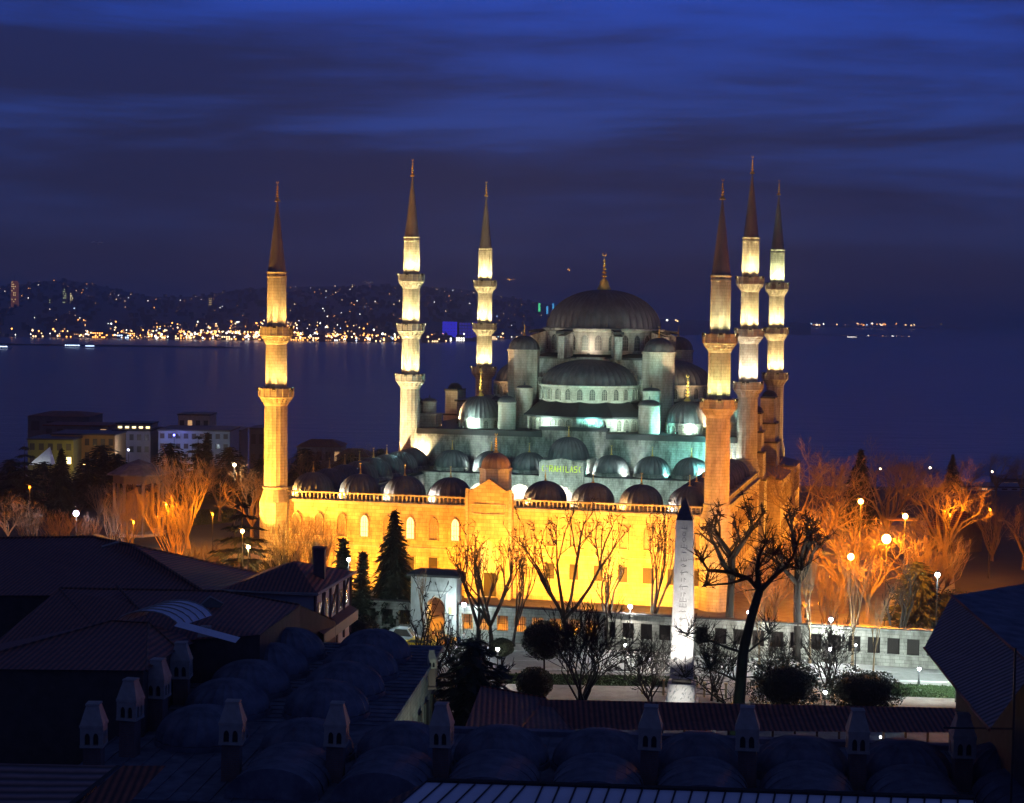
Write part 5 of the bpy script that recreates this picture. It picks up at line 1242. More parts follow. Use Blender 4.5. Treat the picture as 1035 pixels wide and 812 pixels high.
topiary(540, 685, 178, 2.0, 1.7, 2.2, 'dark rounded bush under the large ball clipped evergreen', name='bush', cat='bush', seed=4)
topiary(398, 652, 190, 2.1, 1.4, 1.9, 'dark low bush in front of the parked dark car', name='bush', cat='bush', seed=9)
topiary(794, 705, 178, 3.9, 2.5, 2.4, 'wide dark clipped bush right of the big plane trunk', name='bush', cat='bush', seed=6, n=8000, bump=.4)
topiary(872, 705, 178, 4.1, 2.1, 1.9, 'widest dark clipped bush in front of the right lawn', name='bush', cat='bush', seed=7, n=8000, bump=.4)
for px, Y, top, wd_, lab in ((12, 335, 462, 1.5, 'broad dark evergreen mass at the very left edge below the town'), (45, 350, 465, 1.5, 'broad dark evergreen below the olive yellow house'), (88, 352, 462, 1.4, 'broad dark evergreen below the orange yellow house'), (118, 358, 458, 1.2, 'dark evergreen between the kiosk and the orange yellow house'), (172, 372, 446, 1.3, 'broad dark evergreen before the left end of the pale blue block'), (232, 372, 450, 1.3, 'broad dark evergreen before the right end of the pale blue block'), (265, 360, 462, 1.2, 'dark evergreen peeping left of the yellow minaret'), (308, 385, 452, 1.6, 'dark evergreen right behind the yellow minaret'), (352, 395, 456, 1.5, 'dark evergreen over the far courtyard domes at left'), (385, 400, 452, 1.4, 'dark evergreen touching the tall bright minaret foot')):
    conifer('dense', px, Y, top, lab, wid=wd_)
# orange lit trees in the park right of the mosque
for key, px, Y, top, lab in (
    ('fan', 823, 262, 450, 'broad fan crowned bare tree glowing orange beside the mosque wall'), ('round', 852, 236, 505, 'bare orange lit tree under the broad fan crown'),
    ('fan', 896, 300, 450, 'tall bare tree behind the brightest park lamp'), ('round', 878, 228, 530, 'dark trunked bare tree just left of the brightest park lamp'),
    ('round', 921, 240, 520, 'bare tree just right of the brightest park lamp'), ('fan', 955, 270, 470, 'tall dense bare tree glowing dull orange right of the lamps'),
    ('vase_b', 944, 232, 540, 'bare pale trunked tree before the dark evergreen at right'), ('vase_a', 1003, 290, 505, 'bare upright tree glowing dark orange near the right edge'),
    ('round', 1035, 280, 510, 'bare tree cut by the right edge of the view'), ('vase_b', 785, 230, 545, 'bare bushy tree glowing at the foot of the right side wall'),
    ('round', 765, 224, 560, 'low bushy bare tree between the dim minaret and the side wall'), ('vase_a', 838, 222, 565, 'twiggy bare tree lit from behind by the lowest park lamp'),
    ('round', 975, 420, 466, 'far bare tree dark against the water, right of the park'), ('round', 1005, 430, 458, 'far rounded bare tree dark against the water near the right edge'),
    ('round', 1030, 430, 460, 'far bare tree dark against the water at the right edge'), ('fan', 910, 380, 462, 'far tall bare tree faint behind the park lamps'), ('round', 935, 360, 470, 'far bare tree between the park lamps and the water'),
    ('round', 845, 340, 468, 'far dark bare tree just behind the fan crowned one'), ('fan', 985, 330, 490, 'bare tree under the lit quay line at right')):
    B(key, px, 560, Y, top, lab)
# park left of the mosque
for key, px, Y, top, lab in (
    ('vase_a', 128, 285, 487, 'dense vase shaped bare tree glowing orange before the kiosk'), ('vase_a', 114, 292, 497, 'vase shaped bare tree half hidden left of the dense one by the kiosk'), ('vase_b', 188, 292, 462, 'tallest orange vase shaped bare tree right of the kiosk'), ('vase_a', 178, 268, 500, 'lower vase shaped bare tree in front of the tallest one'),
    ('round', 222, 330, 465, 'rounded bare tree glowing dull orange behind the lit windows'), ('fan', 255, 300, 470, 'bare tree between the cedar and the yellow minaret'), ('round', 238, 236, 560, 'bushy bare shrub tree glowing under the cedar'),
    ('vase_b', 300, 222, 523, 'dark fan shaped bare tree at the left end of the facade'), ('vase_a', 212, 240, 548, 'dark twiggy bare tree left of the cedar foot'), ('slim', 330, 216, 528, 'thin forked bare tree before the left end of the facade'), ('slim', 320, 214, 540, 'thin single stemmed bare tree left of the forked one before the facade'), ('shrubby', 285, 226, 555, 'low bare shrub at the minaret foot'), ('slim', 280, 224, 545, 'small bare tree in front of the yellow minaret foot'),
    ('vase_a', 85, 280, 520, 'dim reddish bare tree beside the violet white lamp'), ('vase_b', 60, 275, 515, 'dim reddish bare tree left of the violet white lamp'), ('vase_a', 30, 280, 510, 'dim bare tree near the left edge above the tiled roof'), ('round', 8, 290, 500, 'dim bare tree cut by the left edge of the view'), ('vase_b', 100, 330, 490, 'dim bare tree behind the small lit booth'),
    ('round', 45, 345, 480, 'dark bare tree below the white awning'), ('round', 150, 345, 470, 'dark bare tree behind the kiosk roof'), ('round', 275, 380, 455, 'dull red bare tree behind the yellow minaret'), ('round', 310, 370, 455, 'dull red bare tree just right of the yellow minaret'), ('round', 340, 390, 450, 'dark bare tree over the left row of courtyard domes'), ('round', 372, 400, 452, 'dark bare tree left of the tall bright minaret foot')):
    B(key, px, 520, Y, top, lab)

# ================================================================= LAMP POSTS
def lamp_post(px, py, Y, bulb, label, power, color, glob=.28, group=None, gz=None, head='globe', size=.3, dz=0):
    p = at(px, py, Y)
    if 'hidden' in label or 'dim sodium' in label: p.z = max(p.z, 11)
    gz = landz(p.x, p.y) if gz is None else gz; h = p.z-gz
    o = thing('street_lamp', label, 'street lamp', (p.x, p.y, gz), 0, group)
    m = MB(); m.lathe([(.16, 0), (.16, .3), (.10, .5), (.07, .8), (.055, h-.35), (.09, h-.30)], 8); m.build('pole', IRON, o)
    m = MB()
    if head == 'globe':
        m.lathe([(.08, h-.32), (.16, h-.27), (.16, h-.22), (.04, h-.2), (.04, h+glob*.8), (glob*.8, h+glob*.8), (glob*.5, h+glob*1.15), (.02, h+glob*1.5)], 8)
    else:
        m.tube([(0, 0, h-.40), (.0, 0, h+.2), (-.5, -.1, h+.45)], .05, 5)
    m.build('fitting', IRON, o)
    m = MB(); m.lathe([(.05, h-glob)]+[(glob*math.sin(PI*k/8), h-glob*math.cos(PI*k/8)) for k in range(1, 8)]+[(.05, h+glob)], 12); m.build('globe', bulb, o, smooth=60)
    if power: lamp('POINT', o, (0, 0, 0), None, power, color, size).location = (0, -glob*1.3-.05, h-glob*.6)
    return o
SP = LP['square']; WL = (.93, .97, 1)
lamp_post(637, 613, 207.5, BULB_V, 'lamp post with a violet white globe left of the obelisk, before the low wall', SP*1.8, (1, .93, .82), .27)
lamp_post(757, 619, 201, BULB_V, 'lamp post with a small violet globe beside the big plane trunk', SP*1.3, (1, .95, .85), .24)
lamp_post(840, 626, 201, BULB_V, 'lamp post with a pale violet globe before the right wall panels', SP*1.6, (.95, 1, .95), .27)
lamp_post(946, 640, 200, BULB_W, 'lamp post half hidden by the steep ribbed roof at right', SP*1.6, (.72, 1, .98), .3)
lamp_post(929, 676, 190, BULB_W, 'black lamp post standing on the right lawn', SP*.30, (.8, 1, 1), .2)
lamp_post(865, 652, 197, BULB_W, 'slim lamp post on the kerb left of the right lawn', SP*.15, (.85, 1, .97), .14)
lamp_post(632, 652, 190, BULB_W, 'slim lamp post on the lawn left of the obelisk', SP*.35, (1, .96, .85), .16)
lamp_post(503, 656, 186, BULB_W, 'lamp post beside the mushroom clipped tree', SP*.35, (1, .97, .92), .2)
lamp_post(839, 656, 182, BULB_W, 'small lamp glowing among the bare shrub between the bushes', SP*.1, (1, .97, .92), .2)
lamp_post(834, 700, 178, BULB_W, 'low garden lamp glowing between the two clipped bushes', SP*.05, (1, .97, .92), .2)
lamp_post(722, 736, 130, BULB_W, 'tiny lamp below the gallery roof beside the plane trunk', 30, (.9, .95, 1), .09, gz=8.0)
lamp_post(890, 745, 121.0, BULB_W, 'tiny lamp below the gallery roof near the right chimney', 30, (.9, .95, 1), .08, gz=8.0)
gl_ = lamp_post(469, 611, 210.5, BULB_V, 'violet white lamp on a post at the right side of the marble gate', SP*1.0, (.78, .98, 1), .3)
lamp_post(352, 612, 206, BULB_W, 'lamp post hidden by the pavilion eaves, lighting the left end of the low wall', SP*1.0, (.74, 1, .94), .2)
PK = LP['park']; OS = (1, .29, .008)
lamp_post(896, 545, 223, BULB_O, 'brightest sodium lamp in the park right of the mosque', PK*2.4, OS, .6, head='arm', size=.5)
lamp_post(860, 563, 219, BULB_O, 'lowest of the bright park lamps, nearest the mosque', PK*1.6, OS, .42, head='arm', size=.5)
lamp_post(870, 507, 226, BULB_O, 'highest of the bright park lamps at right', PK*1.2, OS, .34, head='arm', size=.5)
lamp_post(915, 522, 226, BULB_O, 'sodium lamp beside the pale lit canopy', PK*1.1, OS, .36, head='arm', size=.5)
lamp_post(890, 474, 420, BULB_Y, 'small far lamp above the bare trees at right', 60, OS, .25, head='arm')
lamp_post(940, 473, 430, BULB_Y, 'far lamp over the dark conifer at right', 60, OS, .28, head='arm')
lamp_post(1003, 477, 440, BULB_Y, 'far lamp near the quay at the right edge', 60, OS, .25, head='arm')
lamp_post(77, 519, 285, BULB_V, 'glaring violet white lamp among the dim trees at left', PK*.6, (.85, .8, 1), .5, head='arm')
lamp_post(245, 537, 226, BULB_Y, 'upper orange lamp glowing within the cedar', PK*.45, OS, .25, head='arm')
lamp_post(251, 553, 224, BULB_Y, 'lower orange lamp glowing within the cedar', PK*.5, (1, .6, .25), .25, head='arm')
lamp_post(168, 520, 262, BULB_D, 'sodium lamp hidden among the vase shaped trees at left', PK*1.3, OS, .11, head='arm', size=.5)  # the dim-globed sodium lamps are unseen sources for the orange park
lamp_post(135, 528, 268, BULB_D, 'unseen sodium lamp in the twigs of the dense tree by the kiosk', PK*1.0, OS, .11, head='arm', size=.5)
lamp_post(215, 520, 290, BULB_D, 'unseen sodium lamp standing on the lit lawn patch at left', PK*1.1, OS, .11, head='arm', size=.5)
lamp_post(237, 470, 300, BULB_Y, 'white lamp cluster seen through twigs left of the yellow minaret', PK*.3, (1, .7, .4), .3, head='arm')
lamp_post(30, 530, 285, BULB_D, 'dim sodium lamp at the far left behind the tiled roof', PK*.35, OS, .11, head='arm', size=.5)
lamp_post(960, 530, 262, BULB_D, 'sodium lamp hidden behind the tall dense tree at right', PK*.6, OS, .11, head='arm', size=.5)
lamp_post(1000, 545, 270, BULB_D, 'dim sodium lamp near the right edge of the park', PK*.35, OS, .11, head='arm', size=.5)
lamp_post(815, 575, 232, BULB_D, 'sodium lamp hidden behind the low wall by the fan crowned tree', PK*1.0, OS, .11, head='arm', size=.5)

# ================================================================= CARS AND PEOPLE
def car_tree(paint, label, van=False):
    o = thing('parked_car', label, 'car')
    h = 1.95 if van else 1.45
    prof = [(-2.15, .35), (2.1, .35), (2.2, .55), (2.15, .82), (1.3, .95), (.55, h-.05), (-1.0, h), (-1.75, h-.25 if van else 1.0), (-2.15, .95), (-2.2, .6)]
    m = MB(); m.vprism(prof, -.82, .82)
    ob_ = m.build('body', paint, o)
    m = MB()
    for y in (-.835, .822): m.vprism([(1.1, .98), (.5, h-.12), (-.95, h-.08), (-1.5, 1.02)], y, y+.013)
    m.build('side_windows', PANE, ob_)
    m = MB(); m.add([(1.31, -.7, .99), (1.31, .7, .99), (.63, .7, h-.1), (.63, -.7, h-.1)], [(0, 1, 2, 3)]); m.build('windscreen', PANE, ob_)
    for x in (-1.35, 1.35):
        for y in (-.78, .78):
            m = MB(); m.lathe([(.1, -.1), (.33, -.1), (.33, .1), (.1, .1)], 14)
            w = m.mesh('wheel', [RUBBER]); q = link('wheel', w, o); q.location = (x, y, .33); q.rotation_euler = (PI/2, 0, 0)
    for y in (-.6, .6):
        m = MB(); m.box(2.17, 2.215, y-.16, y+.16, .62, .78); m.build('headlight', WHITE, ob_)
    return o
def put_car(o, px, py, rz):
    p = gr(px, py); o.location = (p.x, p.y, 0); o.rotation_euler = (0, 0, rz)
TAXI = noisy('taxi_yellow', (.75, .42, .02), (.80, .47, .03), 2, .3)
tx = car_tree(TAXI, 'yellow taxi waiting in front of the marble gate'); put_car(tx, 425, 657, -TH+.05)
m = MB(); m.box(-.25, .25, -.12, .12, 1.45, 1.62); m.build('roof_sign', WHITE, tx)
put_car(car_tree(plain('dark_car_paint', (.03, .035, .05), .25), 'dark car parked beside the yellow taxi, left'), 392, 656, -TH)
put_car(car_tree(plain('white_car_paint', (.7, .72, .75), .3), 'white van parked behind the dark bush left of the taxi', True), 409, 650, -TH)
put_car(car_tree(plain('orange_car_paint', (.6, .22, .03), .3), 'orange car nosing in behind the yellow taxi at the gate'), 446, 653, -TH+1.2)
def person(px, py, coat, legs, label, face=0, stride=.18, hair=(.02, .015, .012), scale=1.0):
    p = gr(px, py); bm = bmesh.new()
    J = {'hip': (0, 0, .93), 'bel': (0, 0, 1.10), 'che': (0, .01, 1.32), 'nk': (0, 0, 1.50), 'hd': (0, .02, 1.62), 'top': (0, .01, 1.73),
         'lh': (-.10, 0, .90), 'lk': (-.11, -stride*.5+.04, .50), 'la': (-.11, -stride, .09), 'lf': (-.11, -stride+.16, .04), 'rh': (.10, 0, .90), 'rk': (.11, stride*.5+.05, .50), 'ra': (.11, stride, .09), 'rf': (.11, stride+.16, .04),
         'ls': (-.18, 0, 1.42), 'le': (-.25, .05, 1.13), 'lw': (-.23, .14, .90), 'ld': (-.22, .18, .80), 'rs': (.18, 0, 1.42), 're': (.25, -.04, 1.13), 'rw': (.25, .05, .88), 'rd': (.24, .08, .78)}
    rad = {'hip': .145, 'bel': .14, 'che': .155, 'nk': .065, 'hd': .10, 'top': .075, 'lh': .10, 'rh': .10, 'lk': .07, 'rk': .07, 'la': .05, 'ra': .05, 'lf': .045, 'rf': .045, 'ls': .075, 'rs': .075, 'le': .058, 're': .058, 'lw': .045, 'rw': .045, 'ld': .04, 'rd': .04}
    ks = list(J); me = bpy.data.meshes.new('person_body')
    E_ = [('hip', 'bel'), ('bel', 'che'), ('che', 'nk'), ('nk', 'hd'), ('hd', 'top'), ('hip', 'lh'), ('lh', 'lk'), ('lk', 'la'), ('la', 'lf'), ('hip', 'rh'), ('rh', 'rk'), ('rk', 'ra'), ('ra', 'rf'), ('che', 'ls'), ('ls', 'le'), ('le', 'lw'), ('lw', 'ld'), ('che', 'rs'), ('rs', 're'), ('re', 'rw'), ('rw', 'rd')]
    me.from_pydata([J[k] for k in ks], [(ks.index(a), ks.index(b_)) for a, b_ in E_], [])
    o = bpy.data.objects.new('person', me); COL.objects.link(o)
    md_ = o.modifiers.new('skin', 'SKIN')
    for i, k in enumerate(ks): me.skin_vertices[0].data[i].radius = (rad[k], rad[k])
    me.skin_vertices[0].data[0].use_root = True
    sb = o.modifiers.new('sub', 'SUBSURF'); sb.levels = 2; sb.render_levels = 2
    dg = bpy.context.evaluated_depsgraph_get(); nm = bpy.data.meshes.new_from_object(o.evaluated_get(dg)); nm.name = 'person_body'
    o.modifiers.clear(); o.data = nm; nm.materials.clear()
    for mt in (plain('skin', (.45, .28, .2), .6), plain('coat_cloth', coat, .9), plain('trouser_cloth', legs, .9), RUBBER, plain('hair', hair, .8)): nm.materials.append(mt)
    for f in nm.polygons:
        z = f.center.z; f.material_index = 3 if z < .1 else 2 if z < .86 and abs(f.center.x) < .2 else 0 if (z < .86) else 1 if z < 1.5 else (4 if z > 1.68 or f.center.y < -.01 else 0)
        f.use_smooth = True
    o.location = (p.x, p.y, 0); o.rotation_euler = (0, 0, face); o.scale = (scale,)*3
    tag(o, label, 'person'); return o
person(464, 656, (.03, .12, .30), (.03, .03, .05), 'person in a bright blue jacket standing at the right jamb of the marble gate', 2.6)
person(469, 653, (.65, .65, .66), (.05, .05, .06), 'person in a white coat beside the blue jacket, right of the marble gate', 3.6)
person(438, 652, (.16, .02, .02), (.02, .02, .03), 'person in a dark red coat walking in the arch of the marble gate', .3, .25)
person(447, 651, (.03, .03, .035), (.02, .02, .025), 'person in black clothes walking in the arch of the marble gate', .2, .25)
person(453, 657, (.04, .05, .14), (.03, .03, .05), 'person in a navy coat standing in front of the marble gate', 2.9)

# ================================================================= TOWN AND PARK BUILDINGS
def block(px0, px1, pyt, pyb, Y, dep, wall, label, name='town_house', rows=2, cols=6, lit=.25, roof=None, litmat=None, rz=0, parapet=True, roofh=0):
    a, b_ = at(px0, pyb, Y), at(px1, pyb, Y); w = b_.x-a.x; zt = at((px0+px1)/2, pyt, Y).z; cx = (a.x+b_.x)/2; gz = landz(cx, Y)
    o = thing(name, label, 'building', (cx, Y, gz), rz); h = zt-gz; rg = random.Random(int(px0*3+Y))
    m = MB(); m.box(-w/2, w/2, 0, dep, -1, h); m.build('wall', wall, o)
    m = MB()
    if roofh: m.frustum([(-w/2-.4, -.4, h), (w/2+.4, -.4, h), (w/2+.4, dep+.4, h), (-w/2-.4, dep+.4, h)], [(-w/2+w*.25, dep*.4, h+roofh), (w/2-w*.25, dep*.4, h+roofh), (w/2-w*.25, dep*.6, h+roofh), (-w/2+w*.25, dep*.6, h+roofh)])
    else: m.box(-w/2-.25, w/2+.25, -.25, dep+.25, h+.003, h+.35)
    m.build('roof', roof or LEAD_D, o)
    vis = min(h, zt-at(px0, pyb, Y).z)
    wm_ = rect_window_mesh(w/cols*.28, vis/rows*.5, PANE, wall, depth=.1, fw=.1); wl_ = rect_window_mesh(w/cols*.28, vis/rows*.5, litmat or WIN_D, wall, depth=.1, fw=.1)
    for r_ in range(rows):
        for c in range(cols):
            q = link('window', wl_ if rg.random() < lit else wm_, o); q.location = (-w/2+w*(c+.5)/cols, -.001, h-vis+vis*(r_+.25)/rows)
    return o
YEL = noisy('yellow_render', (.36, .22, .08), (.42, .27, .10), .6, .9); GRN = noisy('olive_yellow_render', (.22, .21, .06), (.28, .26, .08), .6, .9); PBL = noisy('pale_blue_render', (.22, .27, .30), (.28, .32, .35), .6, .9); LIL = noisy('lilac_white_render', (.28, .27, .32), (.34, .33, .37), .6, .9)
DKH = noisy('dark_render', (.10, .09, .09), (.15, .13, .13), .6, .9)
block(28, 74, 445, 472, 410, 14, GRN, 'olive yellow house with a lit window behind the dark conifer', rows=2, cols=5, lit=.12, litmat=WIN_Y)
block(52, 116, 440, 467, 418, 14, YEL, 'orange yellow house with a long row of windows at left', rows=2, cols=8, lit=.05)
block(114, 152, 436, 460, 430, 14, LIL, 'lilac white block with a lit rooftop terrace', rows=2, cols=5, lit=.1)
hotel = block(160, 232, 436, 466, 425, 16, PBL, 'pale blue block with a violet lit corner', rows=3, cols=9, lit=0)
block(44, 110, 431, 441, 450, 12, DKH, 'dark attic block behind the orange yellow house', rows=1, cols=6, lit=.2, roof=TILE_D)
block(28, 90, 421, 440, 480, 16, DKH, 'dark gabled block on the skyline at left', rows=1, cols=4, lit=0, roof=TILE_D, roofh=1.0)
block(118, 153, 429, 437, 436, 8, PLASTER, 'rooftop terrace pavilion with a row of lit lamps', rows=1, cols=5, lit=1, litmat=WIN_Y)
block(180, 212, 420, 440, 450, 10, PLASTER, 'pale rooftop penthouse with masts on the skyline', rows=1, cols=4, lit=.1)
block(212, 243, 436, 474, 440, 12, DKH, 'dim narrow block right of the pale blue one', rows=3, cols=3, lit=0)
block(252, 268, 434, 474, 470, 12, DKH, 'dim house behind the yellow minaret', rows=2, cols=2, lit=0)
block(300, 345, 452, 470, 420, 12, PLASTER, 'low lit house seen over the left courtyard domes', rows=1, cols=5, lit=.4, roof=TILE_D, roofh=1.5)
block(340, 372, 462, 478, 400, 12, PLASTER, 'dim house beside the low lit one over the courtyard domes', rows=1, cols=4, lit=.2, roof=TILE_D, roofh=1.5)
for nm_, px, py, Y, col, pw_, lab in (('wall_lamp', 176, 440, 422, (.25, .25, 1), 900, 'violet lamp on the corner of the pale blue block'), ('wall_lamp', 85, 470, 405, (1, .65, .2), 1500, 'orange lamp in front of the orange yellow house'), ('wall_lamp', 48, 470, 398, (.85, .9, .3), 700, 'yellow green lamp before the olive house'), ('wall_lamp', 130, 455, 420, (.8, .8, 1), 900, 'white lamp before the lilac block'), ('wall_lamp', 205, 458, 415, (.7, .9, 1), 1100, 'cool lamp before the pale blue block')):
    p = at(px, py, Y); o = thing(nm_, lab, 'lamp', p.to_tuple()); m = MB(); m.lathe([(.05, -.25), (.22, -.1), (.22, .1), (.05, .25)], 8); m.build('globe', glow('lit_lamp_'+nm_, col, 5), o); m = MB(); m.tube([(0, .05, -p.z+landz(p.x, p.y)), (0, .05, -.2)], .06, 5); m.build('pole', IRON, o)
    lamp('POINT', o, (0, -.5, 0), None, pw_*.8, col, .3).location = (0, -.6, .1)
# domed kiosk
ks_ = at(140, 520, 310); o = thing('kiosk', 'open pillared kiosk with a low pointed lead roof in the left park', 'kiosk', (ks_.x, ks_.y, 0))
zt = at(140, 479, 310).z; za = at(140, 464, 310).z
m = MB(); m.lathe([(5.6, zt-.1), (5.6, zt+.15), (2.8, zt+(za-zt)*.62), (0, za)], 8, ph=PI/8); m.build('roof', LEAD_B, o)
m = MB(); m.lathe([(4.6, zt-1.5), (4.6, zt-.1), (4.3, zt-.1), (4.3, zt-1.5)], 8, ph=PI/8); m.build('entablature', DKH, o)
for k in range(8):
    a = PI/8+k*PI/4; m = MB(); m.lathe([(.42, 0), (.42, .4), (.3, .5), (.27, zt-2), (.4, zt-1.52)], 10, 4.4*math.cos(a), 4.4*math.sin(a)); m.build('column', noisy('kiosk_stone', (.16, .14, .12), (.22, .19, .16), 1), o, smooth=40)
m = MB(); m.lathe([(5.2, 0), (5.2, .5), (0, .6)], 8, ph=PI/8); m.build('plinth', STONE, o)
m = MB(); m.lathe([(2.2, .6), (2.2, zt-3.5), (0, zt-2.5)], 8); m.build('inner_drum', DKH, o)
bt = at(96, 535, 278); o = thing('booth', 'small lit sales booth under the vase shaped trees', 'booth', (bt.x, bt.y, 0)); m = MB(); m.box(-1.8, 1.8, 0, 2.4, 0, 3); m.build('wall', YEL, o); m = MB(); m.frustum([(-2.1, -.4, 3), (2.1, -.4, 3), (2.1, 2.8, 3), (-2.1, 2.8, 3)], [(-.3, 1, 4), (.3, 1, 4), (.3, 1.4, 4), (-.3, 1.4, 4)]); m.build('roof', PBL, o); m = MB(); m.quad((-1.4, -.01, 1.1), (.6, -.01, 1.1), (.6, -.01, 2.4), (-1.4, -.01, 2.4)); m.build('window', WIN_W, o)
aw = at(40, 468, 380); o = thing('awning', 'white peaked awning among the dark trees at left', 'awning', (aw.x, aw.y, 0)); h_ = at(40, 459, 380).z; m = MB(); m.add([(-2.5, 0, h_-2.5), (2.5, 0, h_-2.5), (2.5, 4, h_-2.5), (-2.5, 4, h_-2.5), (1.8, 2, h_+1.5)], [(0, 1, 4), (1, 2, 4), (2, 3, 4), (3, 0, 4)]); m.build('canvas', WHITE, o)
m = MB(); [m.tube([(x, y, 0), (x, y, h_-2.4)], .06, 5) for x in (-2.4, 2.4) for y in (.1, 3.9)]; m.build('posts', IRON, o); lamp('POINT', o, (0, 0, 0), None, 300, (.9, 1, 1), .2).location = (0, -2.5, h_-3)
cp = at(912, 526, 264); o = thing('park_canopy', 'flat pale canopy glowing beside a sodium lamp at right', 'canopy', (cp.x, cp.y, 0)); m = MB(); m.box(-2, 2.4, 0, 2.5, cp.z-.12, cp.z+.1); m.build('roof', YEL, o); m = MB(); [m.tube([(x, y, 0), (x, y, cp.z-.12)], .06, 5) for x in (-1.8, 2.2) for y in (.2, 2.3)]; m.build('posts', IRON, o)
hs = at(978, 540, 300); o = thing('gabled_shed', 'dim gabled shed among the trees near the right edge', 'shed', (hs.x, hs.y, 0), .5); m = MB(); m.box(-3.5, 3.5, 0, 6, 0, 4.2); m.vprism([(-3.5, 4.2), (3.5, 4.2), (0, 7)], .01, 5.99); m.build('wall', DPLAST, o); m = MB(); [m.add([(s_*3.9, -.3, 3.95), (s_*3.9, 6.3, 3.95), (0, 6.3, 7.1), (0, -.3, 7.1)], [(0, 1, 2, 3)]) for s_ in (-1, 1)]; m.build('roof', TILE_D, o); m = MB(); m.box(-.6, .6, -.03, -.002, 0, 2.2); m.build('door', WOOD, o)
qw = at(1000, 513, 520); o = thing('quay_wall', 'long quay wall with a lit strip along its top near the right edge', 'wall', (qw.x, 520, landz(0, 520))); gz = landz(0, 520)
m = MB(); m.box(-16, 60, 0, 1.2, -2, qw.z-gz-.3); m.build('wall', PLASTER, o); m = MB(); m.box(-16, 60, -.1, 1.3, qw.z-gz-.298, qw.z-gz+.25); m.build('lit_coping', glow('lit_coping_strip', (1, .55, .25), .55), o)
block(970, 1050, 493, 507, 560, 14, PBL, 'long low pale blue shed behind the quay wall', rows=1, cols=8, lit=.1)
block(1012, 1060, 485, 500, 600, 14, DKH, 'dark low building with a lit edge at the right', rows=1, cols=5, lit=.4)
cw = at(990, 580, 232); o = thing('park_wall', 'low dim wall among dark bushes right of the precinct wall', 'wall', (cw.x, cw.y, 0), -TH); m = MB(); m.box(-12, 20, 0, .5, 0, 3.2); m.build('wall', PLASTER, o); m = MB(); m.box(-12.1, 20.1, -.1, .6, 3.202, 3.4); m.build('coping', LEAD_D, o)
for px, Y, rx, lab, sd in ((965, 232, 4.0, 'dark wide bush left of the low dim wall at right', 20), (1010, 226, 4.5, 'dark wide bush in front of the low dim wall at right', 21), (150, 262, 3.0, 'dark bush under the vase shaped trees at left', 22), (110, 262, 2.6, 'dark bush below the small lit booth', 23), (225, 232, 2.4, 'dark bush left of the cedar lamps', 24), (262, 228, 2.4, 'dark bush at the right foot of the cedar', 25)):
    topiary(px, 560, Y, rx, rx*.55, rx*.5, lab, name='bush', cat='bush', seed=sd, bump=.25, n=2200)
lwl = at(170, 541, 245); o = thing('garden_wall', 'low rough stone garden wall lit orange below the vase shaped trees', 'wall', (lwl.x, lwl.y, 0), -.1); m = MB(); m.box(-7, 9, 0, .6, 0, at(170, 545, 245).z*.0+3.4); m.build('wall', STONE_G, o); m = MB(); m.box(-7.1, 9.1, -.1, .7, 3.402, 3.55); m.build('coping', STONE, o)
wflood((lwl.x-2, lwl.y-7, 0), (lwl.x, lwl.y, 2), 1500, SODIUM, 'orange floodlight on the ground before the rough garden wall at left', 120)
wflood((-33, 232, 0), (-30, 240, 4), 2500, SODIUM, 'orange floodlight on the ground among the shrubs at the minaret foot', 140)

# ================================================================= FAR SHORE
def far_tower(px, pyt, pyb, Y, w, mat, label, win=None, spire=0):
    p = at(px, pyb, Y); zt = at(px, pyt, Y).z; o = thing('far_tower', label, 'tower', p.to_tuple()); h = zt-p.z
    m = MB(); m.prism(octo(0, 0, w/2, 8), -40, h*.93); m.prism(octo(0, 0, w/2*.8, 8), h*.93, h); m.build('wall', mat, o)
    m = MB(); rg = random.Random(int(px))
    for k in range(int(h/7)):
        for i in (-1, 0, 1):
            if rg.random() < .55: m.box(i*w*.2-w*.06, i*w*.2+w*.06, -w/2-.6, -w/2-.1, k*7+2, k*7+5)
    m.build('lit_windows', win or WIN_W, o)
    if spire: m = MB(); m.tube([(0, 0, h), (0, 0, h+spire)], .8, 5); m.build('mast', IRON, o)
    return o
FARW = noisy('far_concrete', (.12, .10, .10), (.16, .14, .14), .05, .9)
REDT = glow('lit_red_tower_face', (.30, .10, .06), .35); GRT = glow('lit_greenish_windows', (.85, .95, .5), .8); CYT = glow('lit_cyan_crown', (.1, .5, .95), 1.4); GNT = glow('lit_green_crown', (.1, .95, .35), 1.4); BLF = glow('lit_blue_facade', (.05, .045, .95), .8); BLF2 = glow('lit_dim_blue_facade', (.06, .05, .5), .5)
far_tower(15, 284, 306, 5600, 26, REDT, 'slim reddish lit tower on the far shore at the left edge', spire=18)
far_tower(66, 289, 309, 5600, 20, FARW, 'tall far tower with greenish lit windows, left of its twin', GRT, spire=10)
far_tower(73, 294, 309, 5600, 16, FARW, 'shorter far tower with yellow lit windows, right of its twin', WIN_Y)
far_tower(51, 301, 309, 5600, 18, FARW, 'small far block with greenish windows left of the twin towers', GRT)
far_tower(213, 298, 309, 6000, 18, FARW, 'dim far tower on the hillside left of the yellow minaret')
for px, pt, pb, mt, w, lab in ((545, 308, 318, GNT, 7, 'far tower crowned with green light left of the great dome'), (553, 311, 320, CYT, 6, 'far tower with a cyan lit edge beside the green crowned one'), (559, 308, 320, CYT, 5, 'far tower with a blue white lit edge nearest the great dome')):
    p = at(px, pb, 7300); o = thing('far_tower', lab, 'tower', p.to_tuple()); h = at(px, pt, 7300).z-p.z; m = MB(); m.box(-w, w, -3, 12, -40, h); m.build('wall', FARW, o); m = MB(); m.box(-w*.6, w*.6, -6, -3.2, h*.3, h+5); m.build('lit_crown', mt, o)
